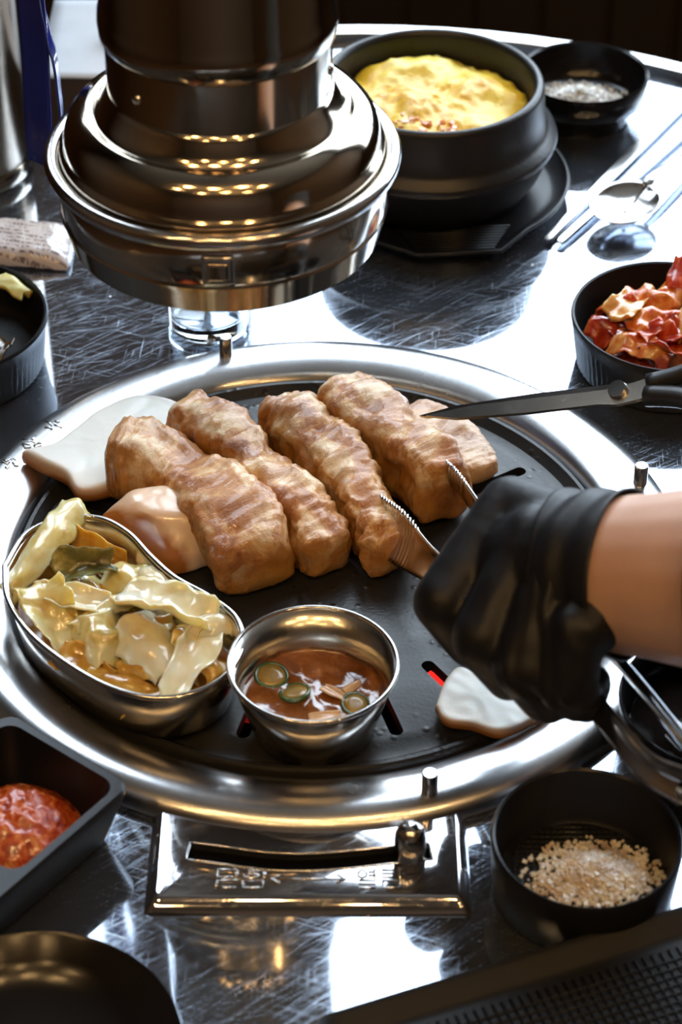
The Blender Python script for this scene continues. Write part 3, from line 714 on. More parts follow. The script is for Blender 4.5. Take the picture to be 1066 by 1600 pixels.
mk('pot_body', lathe([(0, .44), (4.9, .44), (5.6, .8), (6.3, 1.9), (6.75, 3.1), (7.02, 3.55), (7.1, 3.8), (7.0, 4.05), (6.62, 4.3), (6.42, 4.6), (6.33, 5.4), (6.22, 6.7), (6.15, 6.95), (5.95, 7.08), (5.75, 7.0), (5.62, 6.7), (5.55, 5.2), (5.2, 3.2), (0, 3.0)], (px_, py_), 96), M['stone'], pot)
egg = food('steamed_egg', ((.3, (.58, .26, .006)), (.44, (.78, .46, .015)), (.56, (.86, .62, .06)), (.72, (.90, .76, .24))), 26, .42, .3, .6, 130, .002, coat=.12)
def egg_surf():
    n = 72; rings = []
    for k in range(0, 21):
        r = 5.5*k/20 if k else .02; rg = []
        for i in range(n):
            a = 2*math.pi*i/n; x = r*math.cos(a); y = r*math.sin(a)
            rr = r*(1-.10*max(0, noise.noise(Vector((math.cos(a)*1.5, math.sin(a)*1.5, 3))))) if k > 14 else r
            x = rr*math.cos(a); y = rr*math.sin(a)
            z = 5.0+1.1*(1-(r/5.5)**3)+.5*FB((x, y, 5), .38, 5)+.14*noise.noise(Vector((x*2.2, y*2.2, 0)))+.12*noise.turbulence(Vector((x*1.4, y*2.4, 3)), 4, False)
            z += .35*max(0, y/5)
            rg.append((px_+x, py_+y, min(z, 6.9)))
        rings.append(rg)
    rings.append([(px_+4.9*math.cos(2*math.pi*i/n), py_+4.9*math.sin(2*math.pi*i/n), 3.4) for i in range(n)])
    return loft(rings)
tag(mk('steamed_egg', egg_surf(), egg, loc=(px_, py_, 4)), 'fluffy yellow steamed egg puffed up inside the black pot', 'egg')
carrot = food('carrot_bits', ((.3, (.55, .14, .03)), (.6, (.80, .34, .12))), 80, .35, .3, .3)
cb = []
for i in range(34):
    a = random.uniform(-2.6, -.9); r = random.uniform(2.6, 4.6)
    cb.append(xf(box(-.14, .14, -.1, .1, -.08, .08), Matrix.Translation((px_-.1+r*math.cos(a)*.55, py_-.6+r*math.sin(a)*.85, 5.95-.1*max(0, r-3.2))) @ Matrix.Rotation(random.uniform(0, 3), 4, 'Z') @ Matrix.Rotation(random.uniform(-.5, .5), 4, 'X') @ Matrix.Scale(random.uniform(.6, 1.5), 4)))
o = tag(mk('carrot_bits', join(*cb), carrot, loc=(px_, py_-3, 5.9), smooth=False), 'chopped orange carrot sprinkled on the front of the steamed egg', 'carrot'); o['kind'] = 'stuff'

# ------------------------------------------------------------------ round dishes
def dish(name, label, c, prof, mat, rib=None, n=96, cat='dish'):
    t = thing(name, label, cat, (c[0], c[1], 0))
    mk('dish_body', lathe(prof, c, n, rib), mat, t, sharp=45)
    return t
def ribs(zlo, zhi, amp=.035):
    return lambda i, z: (-amp if i % 2 else 0) if zlo < z < zhi else 0
def grains(name, label, mats, c, z, n, rad, size, heap, cat='salt', off=(0, 0)):
    parts = []
    for i in range(n):
        r = rad*abs(random.gauss(0, .48)); a = random.uniform(0, 2*math.pi)
        if r > rad: continue
        x = c[0]+off[0]+r*math.cos(a)*1.15; y = c[1]+off[1]+r*math.sin(a)*.85
        h = heap*math.exp(-(r/rad)**2*4)*random.random()**.4
        s = size*random.uniform(.5, 1.4)
        g = box(-s, s, -s*.8, s*.8, -s*.7, s*.7)
        parts.append(xf(g, Matrix.Translation((x, y, z+s*.6+h)) @ Matrix.Rotation(random.uniform(0, 3), 4, 'Z') @ Matrix.Rotation(random.uniform(-1, 1), 4, 'X')))
    o = mk(name, join(*parts), mats, loc=(c[0], c[1], z), smooth=False); o['kind'] = 'stuff'
    return tag(o, label, cat)
salt_m = food('coarse_salt_brown', ((.3, (.55, .36, .22)), (.45, (.76, .63, .50)), (.6, (.90, .86, .80))), 90, .4, .4, .1, coat=.2)
salt_w = food('coarse_salt_white', ((.3, (.55, .50, .42)), (.5, (.78, .76, .72)), (.7, (.88, .87, .84))), 140, .4, .4, .1, coat=.2)
c1 = (10.55, -19.45)
dish('salt_dish', 'black round dish of coarse salt at the front right, beside the steel panel', c1,
     [(0, .0), (3.25, .0), (3.5, .25), (3.68, 2.9), (3.6, 3.02), (3.5, 2.95), (3.3, .6), (3.1, .4), (0, .4)], M['black'])
tl = []
sd = bpy.data.objects['salt_dish']
for k in range(-11, 12):
    w = math.sqrt(max(0, 3.0**2-(k*.26)**2))
    tl.append(tube([(c1[0]-w, c1[1]+k*.26, .41), (c1[0]+w, c1[1]+k*.26, .41)], .045, 4)); tl.append(tube([(c1[0]+k*.26, c1[1]-w, .41), (c1[0]+k*.26, c1[1]+w, .41)], .045, 4))
o = mk('textured_base', join(*tl), plain('glossy_black_grid', (.02, .022, .026), .28, Specular_IOR_Level=.8), sd); o['kind'] = 'stuff'
grains('coarse_salt', 'heap of coarse brownish salt in the front right dish', salt_m, c1, .42, 3200, 2.6, .075, .8, off=(.55, .1))
c2 = (15.6, 41.6)
dish('seasoning_dish', 'small black round dish of white salt at the back, behind the egg pot', c2,
     [(0, 0), (2.7, 0), (2.9, .3), (3.1, 1.0), (3.62, 1.4), (3.85, 2.85), (3.77, 3.02), (3.62, 2.92), (3.42, 1.5), (3.1, 1.1), (2.9, .9), (0, .85)], M['black_gloss'])
grains('white_salt', 'white salt grains in the small dish at the back', salt_w, c2, .87, 2600, 2.9, .08, .9, off=(-.2, .1))
c3 = (17.75, 15.9)
dish('kimchi_dish', 'black ribbed dish of red kimchi at the right edge', c3,
     [(0, 0), (4.3, 0), (4.55, .25), (4.85, 2.2), (4.98, 2.9), (4.92, 3.05), (4.8, 3.0), (4.55, .8), (4.2, .5), (0, .45)], M['black_matte'], ribs(.1, 2.6, .07), 160)
c4 = (-18.9, 15.8)
dish('pickle_dish', 'black ribbed dish with dark pickles at the left edge', c4,
     [(0, 0), (4.6, 0), (4.85, .25), (5.1, 2.2), (5.28, 2.9), (5.2, 3.05), (5.08, 3.0), (4.85, .8), (4.5, .5), (0, .45)], M['black_matte'], ribs(.1, 2.6, .07), 170)
c5 = (-9.9, -29.0)
dish('shallow_bowl', 'plain black glazed bowl cut off at the bottom left corner', c5,
     [(0, 0), (3.4, 0), (4.2, .3), (5.3, 1.6), (5.6, 2.1), (5.55, 2.22), (5.42, 2.16), (4.9, 1.4), (3.8, .75), (0, .5)], M['black_gloss'])
c6 = (16.6, -11.6)
dish('side_dish_bowl', 'black glossy dish at the right edge under the tong handles', c6,
     [(0, 0), (3.4, 0), (3.7, .3), (4.05, 2.6), (3.98, 2.75), (3.86, 2.65), (3.55, .7), (0, .5)], M['black_gloss'])
tag(mk('dipping_sauce', lathe([(0, .8), (3.4, .8), (3.45, 1.1), (0, 1.12)], c6, 48), food('dark_soy', ((.3, (.006, .004, .003)), (.7, (.015, .01, .008))), 60, .06, 0, .05), loc=(c6[0], c6[1], .8)), 'dark soy sauce pool in the dish under the tong handles', 'sauce')

# kimchi pieces
KIM = {
 'r': food('red_kimchi', ((.32, (.14, .006, .003)), (.5, (.40, .03, .006)), (.68, (.62, .14, .03))), 90, .22, .3, .5, 220, .001, coat=.7),
 'o': food('orange_kimchi', ((.32, (.32, .02, .004)), (.47, (.55, .12, .015)), (.60, (.70, .30, .07)), (.75, (.80, .50, .22))), 80, .22, .35, .4, 200, .001, coat=.7),
 'b': food('pale_kimchi_rib', ((.3, (.52, .16, .025)), (.46, (.68, .36, .10)), (.66, (.78, .56, .28))), 60, .24, .4, .3, 160, .001, coat=.6, stretch=(1, 1, 3))}
kim = [
 (15.6, 18.2, 2.6, 2.6, 1.1, 35, 0, -15, .6, .2, 'o', 'orange kimchi piece at the back left of the red kimchi'),
 (15.7, 16.9, 2.7, 2.6, 1.2, 55, 15, 10, .6, .15, 'b', 'yellow-orange curved rib at the left of the red kimchi'),
 (15.1, 15.6, 2.1, 2.2, 1.5, -40, 10, 0, .5, .3, 'r', 'dark red kimchi leaf at the lower left of the heap'),
 (16.9, 17.6, 2.8, 2.3, 1.6, -20, 0, 10, .6, .3, 'o', 'orange-pink leaf behind the middle of the red kimchi'),
 (17.0, 15.9, 2.9, 2.4, 1.8, 20, 0, 10, .6, .3, 'o', 'pinkish leaf in the middle of the red kimchi'),
 (16.3, 14.3, 2.3, 2.8, 1.5, -30, 5, 0, .5, .3, 'o', 'orange leaf at the front of the red kimchi'),
 (17.4, 14.0, 2.5, 2.5, 1.3, -50, 5, 0, .5, .25, 'r', 'red leaf at the front right of the kimchi heap'),
 (18.4, 18.3, 3.0, 2.2, 1.2, 60, 0, 20, .6, .3, 'o', 'orange leaf beside the pale rib'),
 (19.0, 16.3, 3.3, 4.2, 1.5, 80, 6, -18, .5, .06, 'b', 'thick pale rib of kimchi standing at the right of the heap'),
 (18.4, 18.9, 3.5, 1.5, .8, 70, -30, 0, .3, .1, 'r', 'bright red pepper scrap sticking up at the back of the kimchi'),
 (18.6, 14.6, 2.6, 2.2, 1.6, 0, 0, 0, .5, .3, 'r', 'red leaf under the pale rib'),
 (16.6, 16.0, 1.9, 3.2, 2.4, 40, 0, 0, .4, .4, 'r', 'dark red leaf deep in the kimchi heap'),
 (17.6, 17.2, 2.0, 3.2, 2.4, -40, 0, 0, .4, .4, 'r', 'dark red leaf low at the back of the kimchi heap'),
 (16.0, 15.0, 1.4, 3.0, 2.4, 100, 0, 0, .4, .3, 'r', 'dark red leaf at the bottom of the kimchi heap'),
 (18.4, 16.2, 1.5, 3.6, 2.6, 10, 0, 0, .4, .3, 'o', 'orange leaf at the bottom under the pale rib'),
]
for i, (x, y, z, L, w, ya, pi, ro, cu, wa, c, lab) in enumerate(kim):
    tag(mk('kimchi_piece', leaf((x, y, z+.15), L*1.2, w*1.35, ya, pi, ro, cu, wa*1.9, i+70.3, .3 if c == 'b' else .15), KIM[c], loc=(x, y, z)), lab, 'kimchi', 'kimchi pieces in the dish at the right')
pick = food('dark_pickle', ((.3, (.02, .012, .006)), (.5, (.07, .04, .015)), (.7, (.16, .10, .04))), 70, .16, .2, .4, coat=.7)
for i, (x, y, z, L, w, ya, lab) in enumerate([(-16.3, 14.4, 1.6, 3.0, 1.5, 70, 'glossy brown pickled leaf at the right of the pickle dish'), (-17.3, 13.6, 1.5, 3.2, 1.6, 30, 'dark pickled leaf at the front of the pickle dish'), (-18.0, 15.6, 1.6, 3.2, 1.8, -30, 'dark pickled leaf in the middle of the pickle dish')]):
    tag(mk('pickle_piece', leaf((x, y, z), L, w, ya, 0, 8, .6, .35, i+120.3, .3), pick, loc=(x, y, z)), lab, 'pickle', 'pickles in the left dish')
yel = food('yellow_green_pickle', ((.3, (.45, .38, .07)), (.6, (.72, .66, .28))), 60, .35, .35, .3)
tag(mk('radish_piece', leaf((-15.6, 19.1, 2.75), 1.9, 1.35, -38, 8, -25, .3, .12, 130.1, .7, .1), yel, loc=(-15.6, 18.2, 2.4)), 'yellow-green pickled piece leaning on the rim of the left dish', 'pickle')

# ------------------------------------------------------------------ divided sauce dish, front left
e1 = Vector((-.794, .608, 0)); e2 = Vector((-.608, -.794, 0)); o0 = Vector((-6.95, -16.75, 0))
MD = Matrix(((e2.x, -e1.x, 0, o0.x), (e2.y, -e1.y, 0, o0.y), (0, 0, 1, 0), (0, 0, 0, 1)))   # local x along e2, local y = -e1
dd = thing('divided_dish', 'black divided sauce dish with red paste at the front left', 'dish', tuple(o0 + e2*6 + e1*3.3))
body = mk('dish_body', xf(loft([rrect(.9, 12.3, -5.9, -.9, .6, 0.05), rrect(.7, 12.5, -6.1, -.7, .7, .3), rrect(0, 13.2, -6.8, 0, .8, 2.7), rrect(0, 13.2, -6.8, 0, .8, 2.95), rrect(.1, 13.1, -6.7, -.1, .75, 3.05)]), MD), M['black'], dd, smooth=False)
cc = []
for a, b in ((.45, 6.2), (6.75, 12.75)):
    cc.append(mk('cutter', xf(loft([rrect(a+.6, b-.6, -5.75, -1.05, .7, .5), rrect(a+.5, b-.5, -5.85, -.95, .7, .7), rrect(a, b, -6.35, -.45, .7, 3.0), rrect(a-.06, b+.06, -6.41, -.39, .7, 3.2)]), MD), None))
boolean(body, cc)
paste = food('red_chili_paste', ((.30, (.18, .012, .003)), (.45, (.42, .05, .006)), (.58, (.58, .13, .02)), (.72, (.75, .36, .15))), 130, .22, .3, .6, 350, .0012, coat=.7, dist=1.5)
def paste_surf():
    n = 56; rings = []
    for k in range(0, 23):
        t = k/22; rg = []
        for i in range(n):
            a = 2*math.pi*i/n
            sx = 2.75*t*(1+.1*noise.noise(Vector((math.cos(a)*2, math.sin(a)*2, 8)))); sy = 2.65*t*(1+.12*noise.noise(Vector((math.cos(a)*2, math.sin(a)*2, 2))))
            x = 3.35+sx*math.cos(a); y = -3.35+sy*math.sin(a)
            z = .75+1.5*(1-t**2.4)+.30*FB((x, y, 0), 1.0, 4)*(1-.6*t)+.10*noise.noise(Vector((x*4, y*4, 2)))
            rg.append((x, y, max(.55, z)))
        rings.append(rg)
    rings.append([(3.35+2.2*math.cos(2*math.pi*i/n), -3.35+2.0*math.sin(2*math.pi*i/n), .52) for i in range(n)])
    return xf(loft(rings), MD)
pc = MD @ Vector((3.35, -3.35, .6))
tag(mk('chili_paste', paste_surf(), paste, loc=pc), 'lumpy glossy red chili paste in the divided dish', 'sauce')

# ------------------------------------------------------------------ black tray, front right
ang = math.atan2(5.25, 13.9); MT = Matrix.Translation((.0, -26.95, 0)) @ Matrix.Rotation(ang, 4, 'Z')
tr = thing('serving_tray', 'black textured rectangular tray cut off at the bottom right corner', 'tray', (9, -27, 0))
mk('tray_body', xf(loft([rrect(.8, 23, -13.2, -.8, .6, .05), rrect(.5, 23.3, -13.5, -.5, .7, .2), rrect(0, 24, -14, 0, .8, 1.45), rrect(.02, 23.98, -13.98, -.02, .8, 1.55), rrect(.28, 23.7, -13.7, -.28, .7, 1.5), rrect(.75, 23.25, -13.25, -.75, .6, .95), rrect(1.1, 22.9, -12.9, -1.1, .5, .9)]), MT), M['black_matte'], tr, sharp=40)
tl = []
for k in range(60):
    x = 1.6+k*.36; tl.append(xf(tube([(x, -12.6, .92), (x, -1.3, .92)], .06, 4), MT))
for k in range(31):
    y = -12.6+k*.36; tl.append(xf(tube([(1.4, y, .92), (22.6, y, .92)], .06, 4), MT))
o = mk('woven_texture', join(*tl), M['black_matte'], tr); o['kind'] = 'stuff'

# ------------------------------------------------------------------ chopsticks and spoon
def stick(p0, p1, w0, w1):
    p0, p1 = Vector(p0), Vector(p1); d = (p1-p0).normalized(); s = d.cross(Vector((0, 0, 1))).normalized(); u = s.cross(d)
    rings = []
    for t, w in ((0, w0*.7), (.01, w0), (.5, (w0+w1)/2), (1, w1)):
        c = p0.lerp(p1, t)
        rings.append([tuple(c+s*w*a_+u*w*b_) for a_, b_ in ((1, -.35), (1, .3), (.8, .5), (-.8, .5), (-1, .3), (-1, -.35), (-.8, -.5), (.8, -.5))])
    return loft(rings)
for (a, b, lab) in (((12.5, 27.2, .3), (24.2, 46.6, .45), 'steel chopstick nearer the egg pot, tip toward the grill'), ((13.2, 27.0, .3), (25.8, 45.6, .45), 'steel chopstick nearer the spoon, tip toward the grill')):
    tag(mk('chopstick', stick(a, b, .24, .42), M['steel'], loc=a, smooth=False), lab, 'chopstick', 'pair of steel chopsticks')
sp = thing('spoon', 'steel spoon lying bowl up beside the chopsticks', 'spoon', (17.5, 31, 0))
sdir = Vector((6.4, 8.6, 0)).normalized(); sside = Vector((sdir.y, -sdir.x, 0))
def spoonf(u, v):
    a = 2*math.pi*v; r = u
    x = 2.35*r*math.cos(a); y = 1.85*r*math.sin(a)
    z = 1.35-.75*(1-r*r)**.8 + .03*x
    return Vector((17.0, 29.6, 0))+sdir*x+sside*y+Vector((0, 0, z))
mk('spoon_bowl', sheet(lambda u, v: spoonf(.03+.97*u, v), 14, 48, .08), M['steel'], sp)
hp = bez([(2.25, 1.38, .42), (2.8, 1.55, .3), (4.0, 1.5, .3), (8, .9, .36), (13, .45, .5), (15.5, .35, .55)], 40)
mk('handle', loft([[tuple(Vector((17.0, 29.6, 0))+sdir*p[0]+sside*(p[2]*math.cos(a))+Vector((0, 0, p[1]+.09*math.sin(a)))) for a in [math.pi/6*k for k in range(12)]] for p in hp]), M['steel'], sp)

# ------------------------------------------------------------------ drinking glass, packet, canister, strap, box
gm = NT('clear_glass'); gm.set(Base_Color=(.95, .98, 1.0), Roughness=.02, Transmission_Weight=1.0, IOR=1.45)
gx, gy = -5.8, 19.6
tag(mk('drinking_glass', lathe([(0, .05), (1.95, .05), (2.1, .2), (2.3, 8.6), (2.25, 8.7), (2.18, 8.6), (1.98, 1.1), (1.8, .8), (0, .7)], (gx, gy), 64), gm.m, loc=(gx, gy, 0)), 'clear drinking glass on the table under the hood, behind the grill ring', 'glass')
pk = NT('printed_plastic_wrap'); pv = pk.coord((1, 1, 1), (0, 0, .25))
wv = pk.add('ShaderNodeTexWave'); wv.wave_type = 'BANDS'; wv.bands_direction = 'Y'; wv.inputs['Scale'].default_value = 90; pk.link(pv, wv.inputs['Vector'])
pr_ = pk.math('MULTIPLY', pk.ramp(wv.outputs['Fac'], ((.55, 0.0), (.65, 1.0))), pk.ramp(pk.noise(pk.coord((700, 200, 200), (0, 0, .25)), 1.0, 1), ((.46, 0.0), (.5, 1.0))))
pr2 = pk.math('MULTIPLY', pr_, pk.ramp(pk.noise(pv, 40, 1), ((.42, 0.0), (.46, 1.0))))
pk.set(Base_Color=pk.mix(pr2, (.62, .55, .52), (.22, .17, .18)), Roughness=.22, Coat_Weight=.4)
pk.bump(pk.noise(pv, 90, 4, .6, 1.0), .5, .002)
def packf(u, v):
    x = -20.6+u*7.0; y = 25.3-u*.9+v*4.0
    e = min(1, min(u, 1-u)*6)*min(1, min(v, 1-v)*6)
    return (x, y, .18+.75*e**.5+.12*noise.noise(Vector((x*1.5, y*1.5, 0))))
tag(mk('tissue_packet', sheet(packf, 30, 20, .2), pk.m, loc=(-17, 27, 0)), 'crinkled pale plastic tissue packet with fine print, left of the hood', 'packet')
can = thing('steel_canister', 'tall brushed steel canister at the far left edge', 'canister', (-20.9, 35.6, 0))
mk('can_body', lathe([(0, 0), (3.9, 0), (4.05, .2), (4.05, 21), (3.95, 21.1), (3.85, 21), (3.85, .6), (0, .5)], (-20.9, 35.6), 72), steel('bronze_tinted_steel', (.30, .23, .16), .2), can, sharp=40)
mk('base_band', lathe([(4.05, .1), (4.14, .2), (4.14, .9), (4.05, 1.0)], (-20.9, 35.6), 72), M['flue'], can)
blue = plain('blue_glossy_vinyl', (.012, .022, .20), .14, Coat_Weight=.5)
st = thing('blue_strap', 'glossy blue vinyl strap hanging in a loop left of the hood', 'strap', (-12.5, 10.5, 15))
def strapf(u, v):
    z = 15.0+u*34; sway = .3*math.sin(z*.35)
    return (-12.3+sway*.3+(v-.5)*1.25+.0*u, 10.6+.25*math.sin(z*.6+1)+.25*math.cos(v*3), z-.25*v)
mk('front_band', sheet(strapf, 60, 6, .12), blue, st)
def strapb(u, v):
    z = 15.1+u*34; b = max(0, 1-abs(z-17.4)/3.4)
    return (-11.7+.42*b**.6+.1*math.sin(z), 11.1+(v-.5)*1.15+.3*math.sin(z*.5), z)
mk('back_band', sheet(strapb, 60, 6, .1), blue, st)
mk('hanger', tube([(-12.8, 10.9, 48.6), (-9.5, 8, 48.8), (-6.6, 5.3, 49)], .25, 8), M['flue'], st)
bx = thing('wooden_box', 'low brown wooden box with a white sheet on top, behind the hood at the left', 'box', (-11, 44, 0))
mk('box_body', loft([rrect(-16.2, -6.5, 39.3, 49, .3, 0), rrect(-16.2, -6.5, 39.3, 49, .3, 3.8)]), M['wood'], bx, smooth=False)
tag(mk('paper_sheet', sheet(lambda u, v: (-16.5+u*10.2, 39.0+v*10, 3.93+.05*noise.noise(Vector((u*4, v*4, 0)))), 12, 12, .06), M['paper'], loc=(-11, 44, 3.86)), 'white paper sheet lying on the wooden box', 'paper')
def tissue(cx, cy, z, s, seed):
    n = 20; rings = []
    for k in range(9):
        t = k/8; rg = []
        for i in range(n):
            a = 2*math.pi*i/n; r = s*math.sin(math.pi*(t*.92+.04))*(1+.35*noise.noise(Vector((math.cos(a)*2, math.sin(a)*2, t*3+seed))))
            rg.append((cx+r*math.cos(a), cy+r*math.sin(a), z+s*1.3*t+.15*noise.noise(Vector((a*2, t*4, seed)))))
        rings.append(rg)
    return loft(rings)
tag(mk('crumpled_tissue', tissue(-12.0, 43.8, 4.0, .9, 3), M['paper'], loc=(-12, 43.8, 4)), 'crumpled white tissue on the paper sheet', 'tissue')
tag(mk('crumpled_tissue', tissue(.1, 44.5, .15, 1.2, 9), M['paper'], loc=(.1, 44.5, 0)), 'crumpled white tissue on the table beside the egg pot', 'tissue')

# ------------------------------------------------------------------ scissors
sc = thing('kitchen_scissors', 'steel kitchen scissors with black grips reaching in from the right', 'scissors', (13.5, 2.3, 8))
A = Vector((4.85, 6.45, 3.7)); B = Vector((13.55, 2.35, 8.0)); dx = (B-A).normalized()
up = Vector((-.02, .95, .3)); up = (up-dx*up.dot(dx)).normalized(); nn = dx.cross(up).normalized()
def blade(off, prof, th):
    a = [tuple(A+dx*x+up*y+nn*off) for x, y in prof]; b = [tuple(A+dx*x+up*y+nn*(off+th)) for x, y in prof]
    return loft([a, b])
L = (B-A).length
mk('upper_blade', blade(-.16, [(0, .0), (2.0, .32), (6, .48), (L-.6, .5), (L+.5, .45), (L+1.6, .32), (L+1.6, -.25), (L+.6, -.42), (L-.8, -.1), (5, .02), (.4, -.1)], .2), M['steel'], sc, smooth=False)
mk('lower_blade', blade(.04, [(.5, -.16), (3, .1), (L-.8, .12), (L+.6, .3), (L+1.6, .55), (L+2.2, .2), (L+1.2, -.55), (L, -.72), (L-.9, -.6), (6, -.62), (2.2, -.5)], .2), M['brushed'], sc, smooth=False)
rot = (-nn).to_track_quat('Z', 'Y').to_matrix().to_4x4()
mk('pivot_screw', xf(lathe([(0, -.45), (.42, -.45), (.46, -.2), (.46, .28), (.36, .4), (.15, .45), (0, .45)], (0, 0), 24), Matrix.Translation(A+dx*(L+.0)) @ rot), M['steel'], sc, sharp=50)
def grip(s):
    c = A+dx*(L+1.4)
    pts = [c+up*.25*s, c+dx*2.2+up*.8*s, c+dx*4.5+up*2.6*s, c+dx*7+up*3.0*s, c+dx*8.3+up*2.0*s, c+dx*7.2+up*.9*s, c+dx*4.6+up*.6*s, c+dx*2.4+up*.45*s]
    P = bez(pts, 40)
    return tube(P, [.55]+[.5]*39+[.4], 10)
mk('grip_loop', grip(1), M['grip'], sc); mk('grip_loop', grip(-1), M['grip'], sc)

# ------------------------------------------------------------------ tongs
tg = thing('tongs', 'steel serrated grill tongs held in the gloved hand', 'tongs', (8, -7, 3))
def arm(path, name, teeth_side, inward):
    P = bez(path, 90)
    def fn(u, v):
        k = u*90; i = min(int(k), 89); f = k-i; q = P[i]*(1-f)+P[i+1]*f
        p = Vector(q[:3]); w = q[3]
        d = Vector((P[min(i+2, 90)]-P[max(i-1, 0)])[:3]).normalized()
        s = Vector((-d.y, d.x, 0)).normalized()
        upv = d.cross(s); upv = upv if upv.z > 0 else -upv
        lean = inward
        upv = (upv+s*lean).normalized()
        y = (v-.5)*w
        if u < .22 and v > .95: y += .06*math.sin(u*420)
        bow = (1-(2*v-1)**2)*.22*s*(1 if inward > 0 else -1)
        corr = .035*math.sin(u*420)*s if u < .2 else Vector((0, 0, 0))
        return p+upv*y+bow+corr
    return mk(name, sheet(fn, 240, 10, .09), M['steel'], tg)
arm([(2.7, .45, 2.3, 2.4), (3.74, -1.74, 3.0, 2.4), (4.95, -4.94, 4.2, 1.6), (6.9, -9.6, 6.0, 1.25), (8.8, -13.2, 7.1, 1.1), (10.37, -16.36, 7.6, 1.1), (12.04, -20.41, 8.0, 1.2), (13.4, -21.9, 8.2, 1.5)], 'tong_arm', 1, .35)
arm([(6.05, 2.9, 3.2, 1.5), (6.68, 1.15, 3.6, 1.7), (7.5, -2.38, 4.7, 1.5), (8.9, -7.3, 6.3, 1.25), (10.6, -11.9, 7.4, 1.1), (12.17, -15.65, 8.0, 1.1), (13.37, -18.72, 8.3, 1.2), (14.5, -21.4, 8.3, 1.5)], 'tong_arm', 1, -.25)
mk('spring_end', tube([(13.4, -21.9, 8.2), (14.2, -22.7, 8.2), (14.9, -22.5, 8.25), (14.5, -21.4, 8.3)], [.5, .6, .6, .5], 12), M['steel'], tg)

# ------------------------------------------------------------------ gloved hand and forearm
def capsule(p0, r0, p1, r1, n=20):
    p0, p1 = Vector(p0), Vector(p1); d = (p1-p0); L = d.length; d.normalize()
    rot = d.to_track_quat('Z', 'Y').to_matrix().to_4x4()
    prof = [(0, -r0)]+[(r0*math.cos(a), r0*math.sin(a)) for a in [math.radians(-75+15*k) for k in range(6)]]
    prof += [(r1*math.cos(a), L+r1*math.sin(a)) for a in [math.radians(15*k) for k in range(6)]]+[(0, L+r1)]
    return xf(lathe(prof, (0, 0), n), Matrix.Translation(p0) @ rot)
def chain(pts, grow=0):
    return join(*[capsule(a[:3], a[3]+grow, b[:3], b[3]+grow) for a, b in zip(pts, pts[1:])])
H = {
 'wrist': (11.51, -14.12, 11.6), 
}
idx = [(7.74, -9.72, 11.3, 1.17), (5.07, -13.25, 9.5, 1.11), (6.27, -13.44, 7.5, .98), (7.14, -12.07, 6.8, .88)]
mid = [(8.64, -12.33, 11.9, 1.25), (6.46, -15.46, 9.6, 1.11), (7.62, -15.26, 7.5, .98), (8.38, -13.8, 6.9, .88)]
rng = [(9.36, -14.71, 11.9, 1.23), (7.94, -16.88, 9.4, 1.09), (8.96, -16.41, 7.4, .96), (9.63, -14.95, 7.0, .86)]
pnk = [(9.89, -16.88, 11.3, 1.1), (9.52, -17.64, 9.3, 1.0), (10.2, -16.6, 7.5, .88), (10.59, -15.54, 7.3, .8)]
thb = [(10.75, -11.4, 10.6, 1.6), (9.43, -10.1, 9.1, 1.28), (8.4, -9.1, 7.9, 1.05), (7.8, -8.4, 7.1, .9)]
W_ = Vector(H['wrist']); ED = Vector((2.45, -1.55, 1.15)).normalized()
def hand_geo(grow):
    gs = [chain(c, grow) for c in (idx, mid, rng, pnk, thb)]
    wr = [(11.13, -12.5, 11.6), (11.22, -13.47, 11.9), (11.32, -14.52, 11.8), (11.42, -15.35, 11.4)]
    for w, c in zip(wr, (idx, mid, rng, pnk)):
        gs.append(capsule(w, 1.68+grow, c[0][:3], c[0][3]+grow))
    gs.append(capsule((11.04, -13.81, 11.0), 2.5+grow, (9.23, -13.18, 10.0), 1.9+grow))
    return gs
arm_pts = [(*(W_-ED*1.5), 2.9), (*(W_+ED*1.5), 3.1), (*(W_+ED*5), 3.6), (*(W_+ED*12), 4.2), (*(W_+ED*24), 4.8)]
def remesh(name, gs, mat, parent, voxel, smooth_it, disp=None):
    o = mk(name, join(*gs), None, parent)
    m = o.modifiers.new('r', 'REMESH'); m.mode = 'VOXEL'; m.voxel_size = voxel*S
    m2 = o.modifiers.new('s', 'SMOOTH'); m2.factor = .5; m2.iterations = smooth_it
    bpy.context.view_layer.update()
    dg = bpy.context.evaluated_depsgraph_get()
    me = bpy.data.meshes.new_from_object(o.evaluated_get(dg)); o.modifiers.clear()
    old = o.data; o.data = me; bpy.data.meshes.remove(old)
    if disp:
        off = ORG[o.name]
        nrm = [v.normal.copy() for v in me.vertices]
        for v, n_ in zip(me.vertices, nrm):
            w = v.co/S+off
            v.co += n_*disp(w)*S
    me.materials.clear(); me.materials.append(mat); me.shade_smooth()
    return o
skin = NT('skin'); kv = skin.coord()
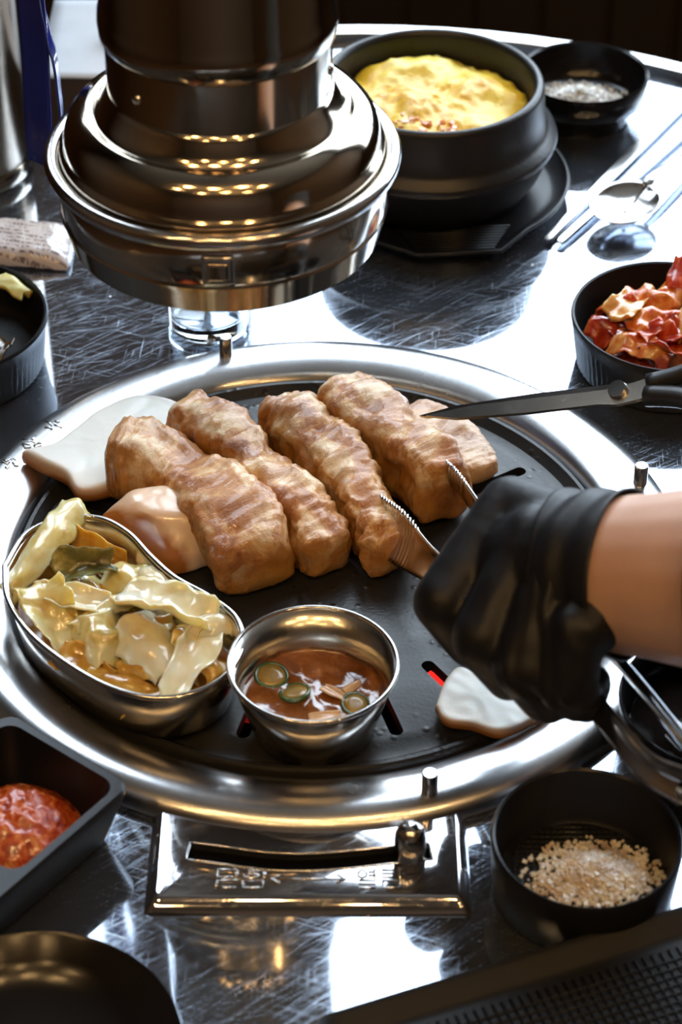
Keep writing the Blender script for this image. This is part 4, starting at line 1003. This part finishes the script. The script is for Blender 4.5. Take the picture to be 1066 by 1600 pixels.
kn = skin.noise(kv, 40, 4)
skin.set(Base_Color=skin.mix(kn, (.50, .29, .20), (.62, .39, .29)), Roughness=.42, Subsurface_Weight=.25, Subsurface_Scale=.008, Subsurface_Radius=(1, .35, .2))
skin.bump(skin.noise(kv, 600, 3), .15, .0004)
person = thing('person', 'forearm in a dark sleeve and a black glove working the tongs, from the right', 'person', tuple(W_))
mk_body = remesh('body', hand_geo(-.25)+[chain(arm_pts)], skin.m, person, .18, 12)
def glove_disp(w):
    t = (w-W_).dot(ED)
    f = .05*noise.noise(w*.9)
    if t > -4.2:
        k = min(1, (t+4.2)/3)**1.5
        f += k*(.13*noise.noise(Vector((t*2.4+1.3*noise.noise(w*.5), w.x*.25, w.y*.25)))+.05*math.sin(t*5.5+3*noise.noise(w*.6)))
    f += .04*max(0, noise.noise(Vector((w.x*1.1+w.y*.9, w.z*.5, 2))))
    return f
cuff_a = W_-ED*1.8; cuff_b = W_-ED*.15
cuffn = []
s1 = ED.cross(Vector((0, 0, 1))).normalized(); s2_ = s1.cross(ED)
glove = remesh('glove', hand_geo(.06)+[capsule(W_-ED*3.2, 2.65, W_-ED*1.2, 3.0)], M['glove'], person, .15, 9, glove_disp)
def cuff(u, v):
    a = 2*math.pi*v; t = -2.4+u*2.9
    r = 3.04+.16*u+.12*math.sin(t*4.2+1.5*math.sin(a*2))*(1-u*.5)+.08*noise.noise(Vector((math.cos(a)*2, math.sin(a)*2, t)))
    return W_+ED*(t+.25*math.sin(a+.6))+s1*(r*math.cos(a))+s2_*(r*math.sin(a))
mk('glove_cuff', sheet(cuff, 26, 72, .07), M['glove'], person)
def sleeve(u, v):
    a = 2*math.pi*v; t = 5.4+u*20
    r = 4.25+.05*t+.1*math.sin(t*1.7+a)+.1*noise.noise(Vector((math.cos(a)*2, math.sin(a)*2, t*.6)))
    return W_+ED*t+s1*(r*math.cos(a))+s2_*(r*math.sin(a))
mk('sleeve', sheet(sleeve, 30, 48, .15), M['sleeve'], person)
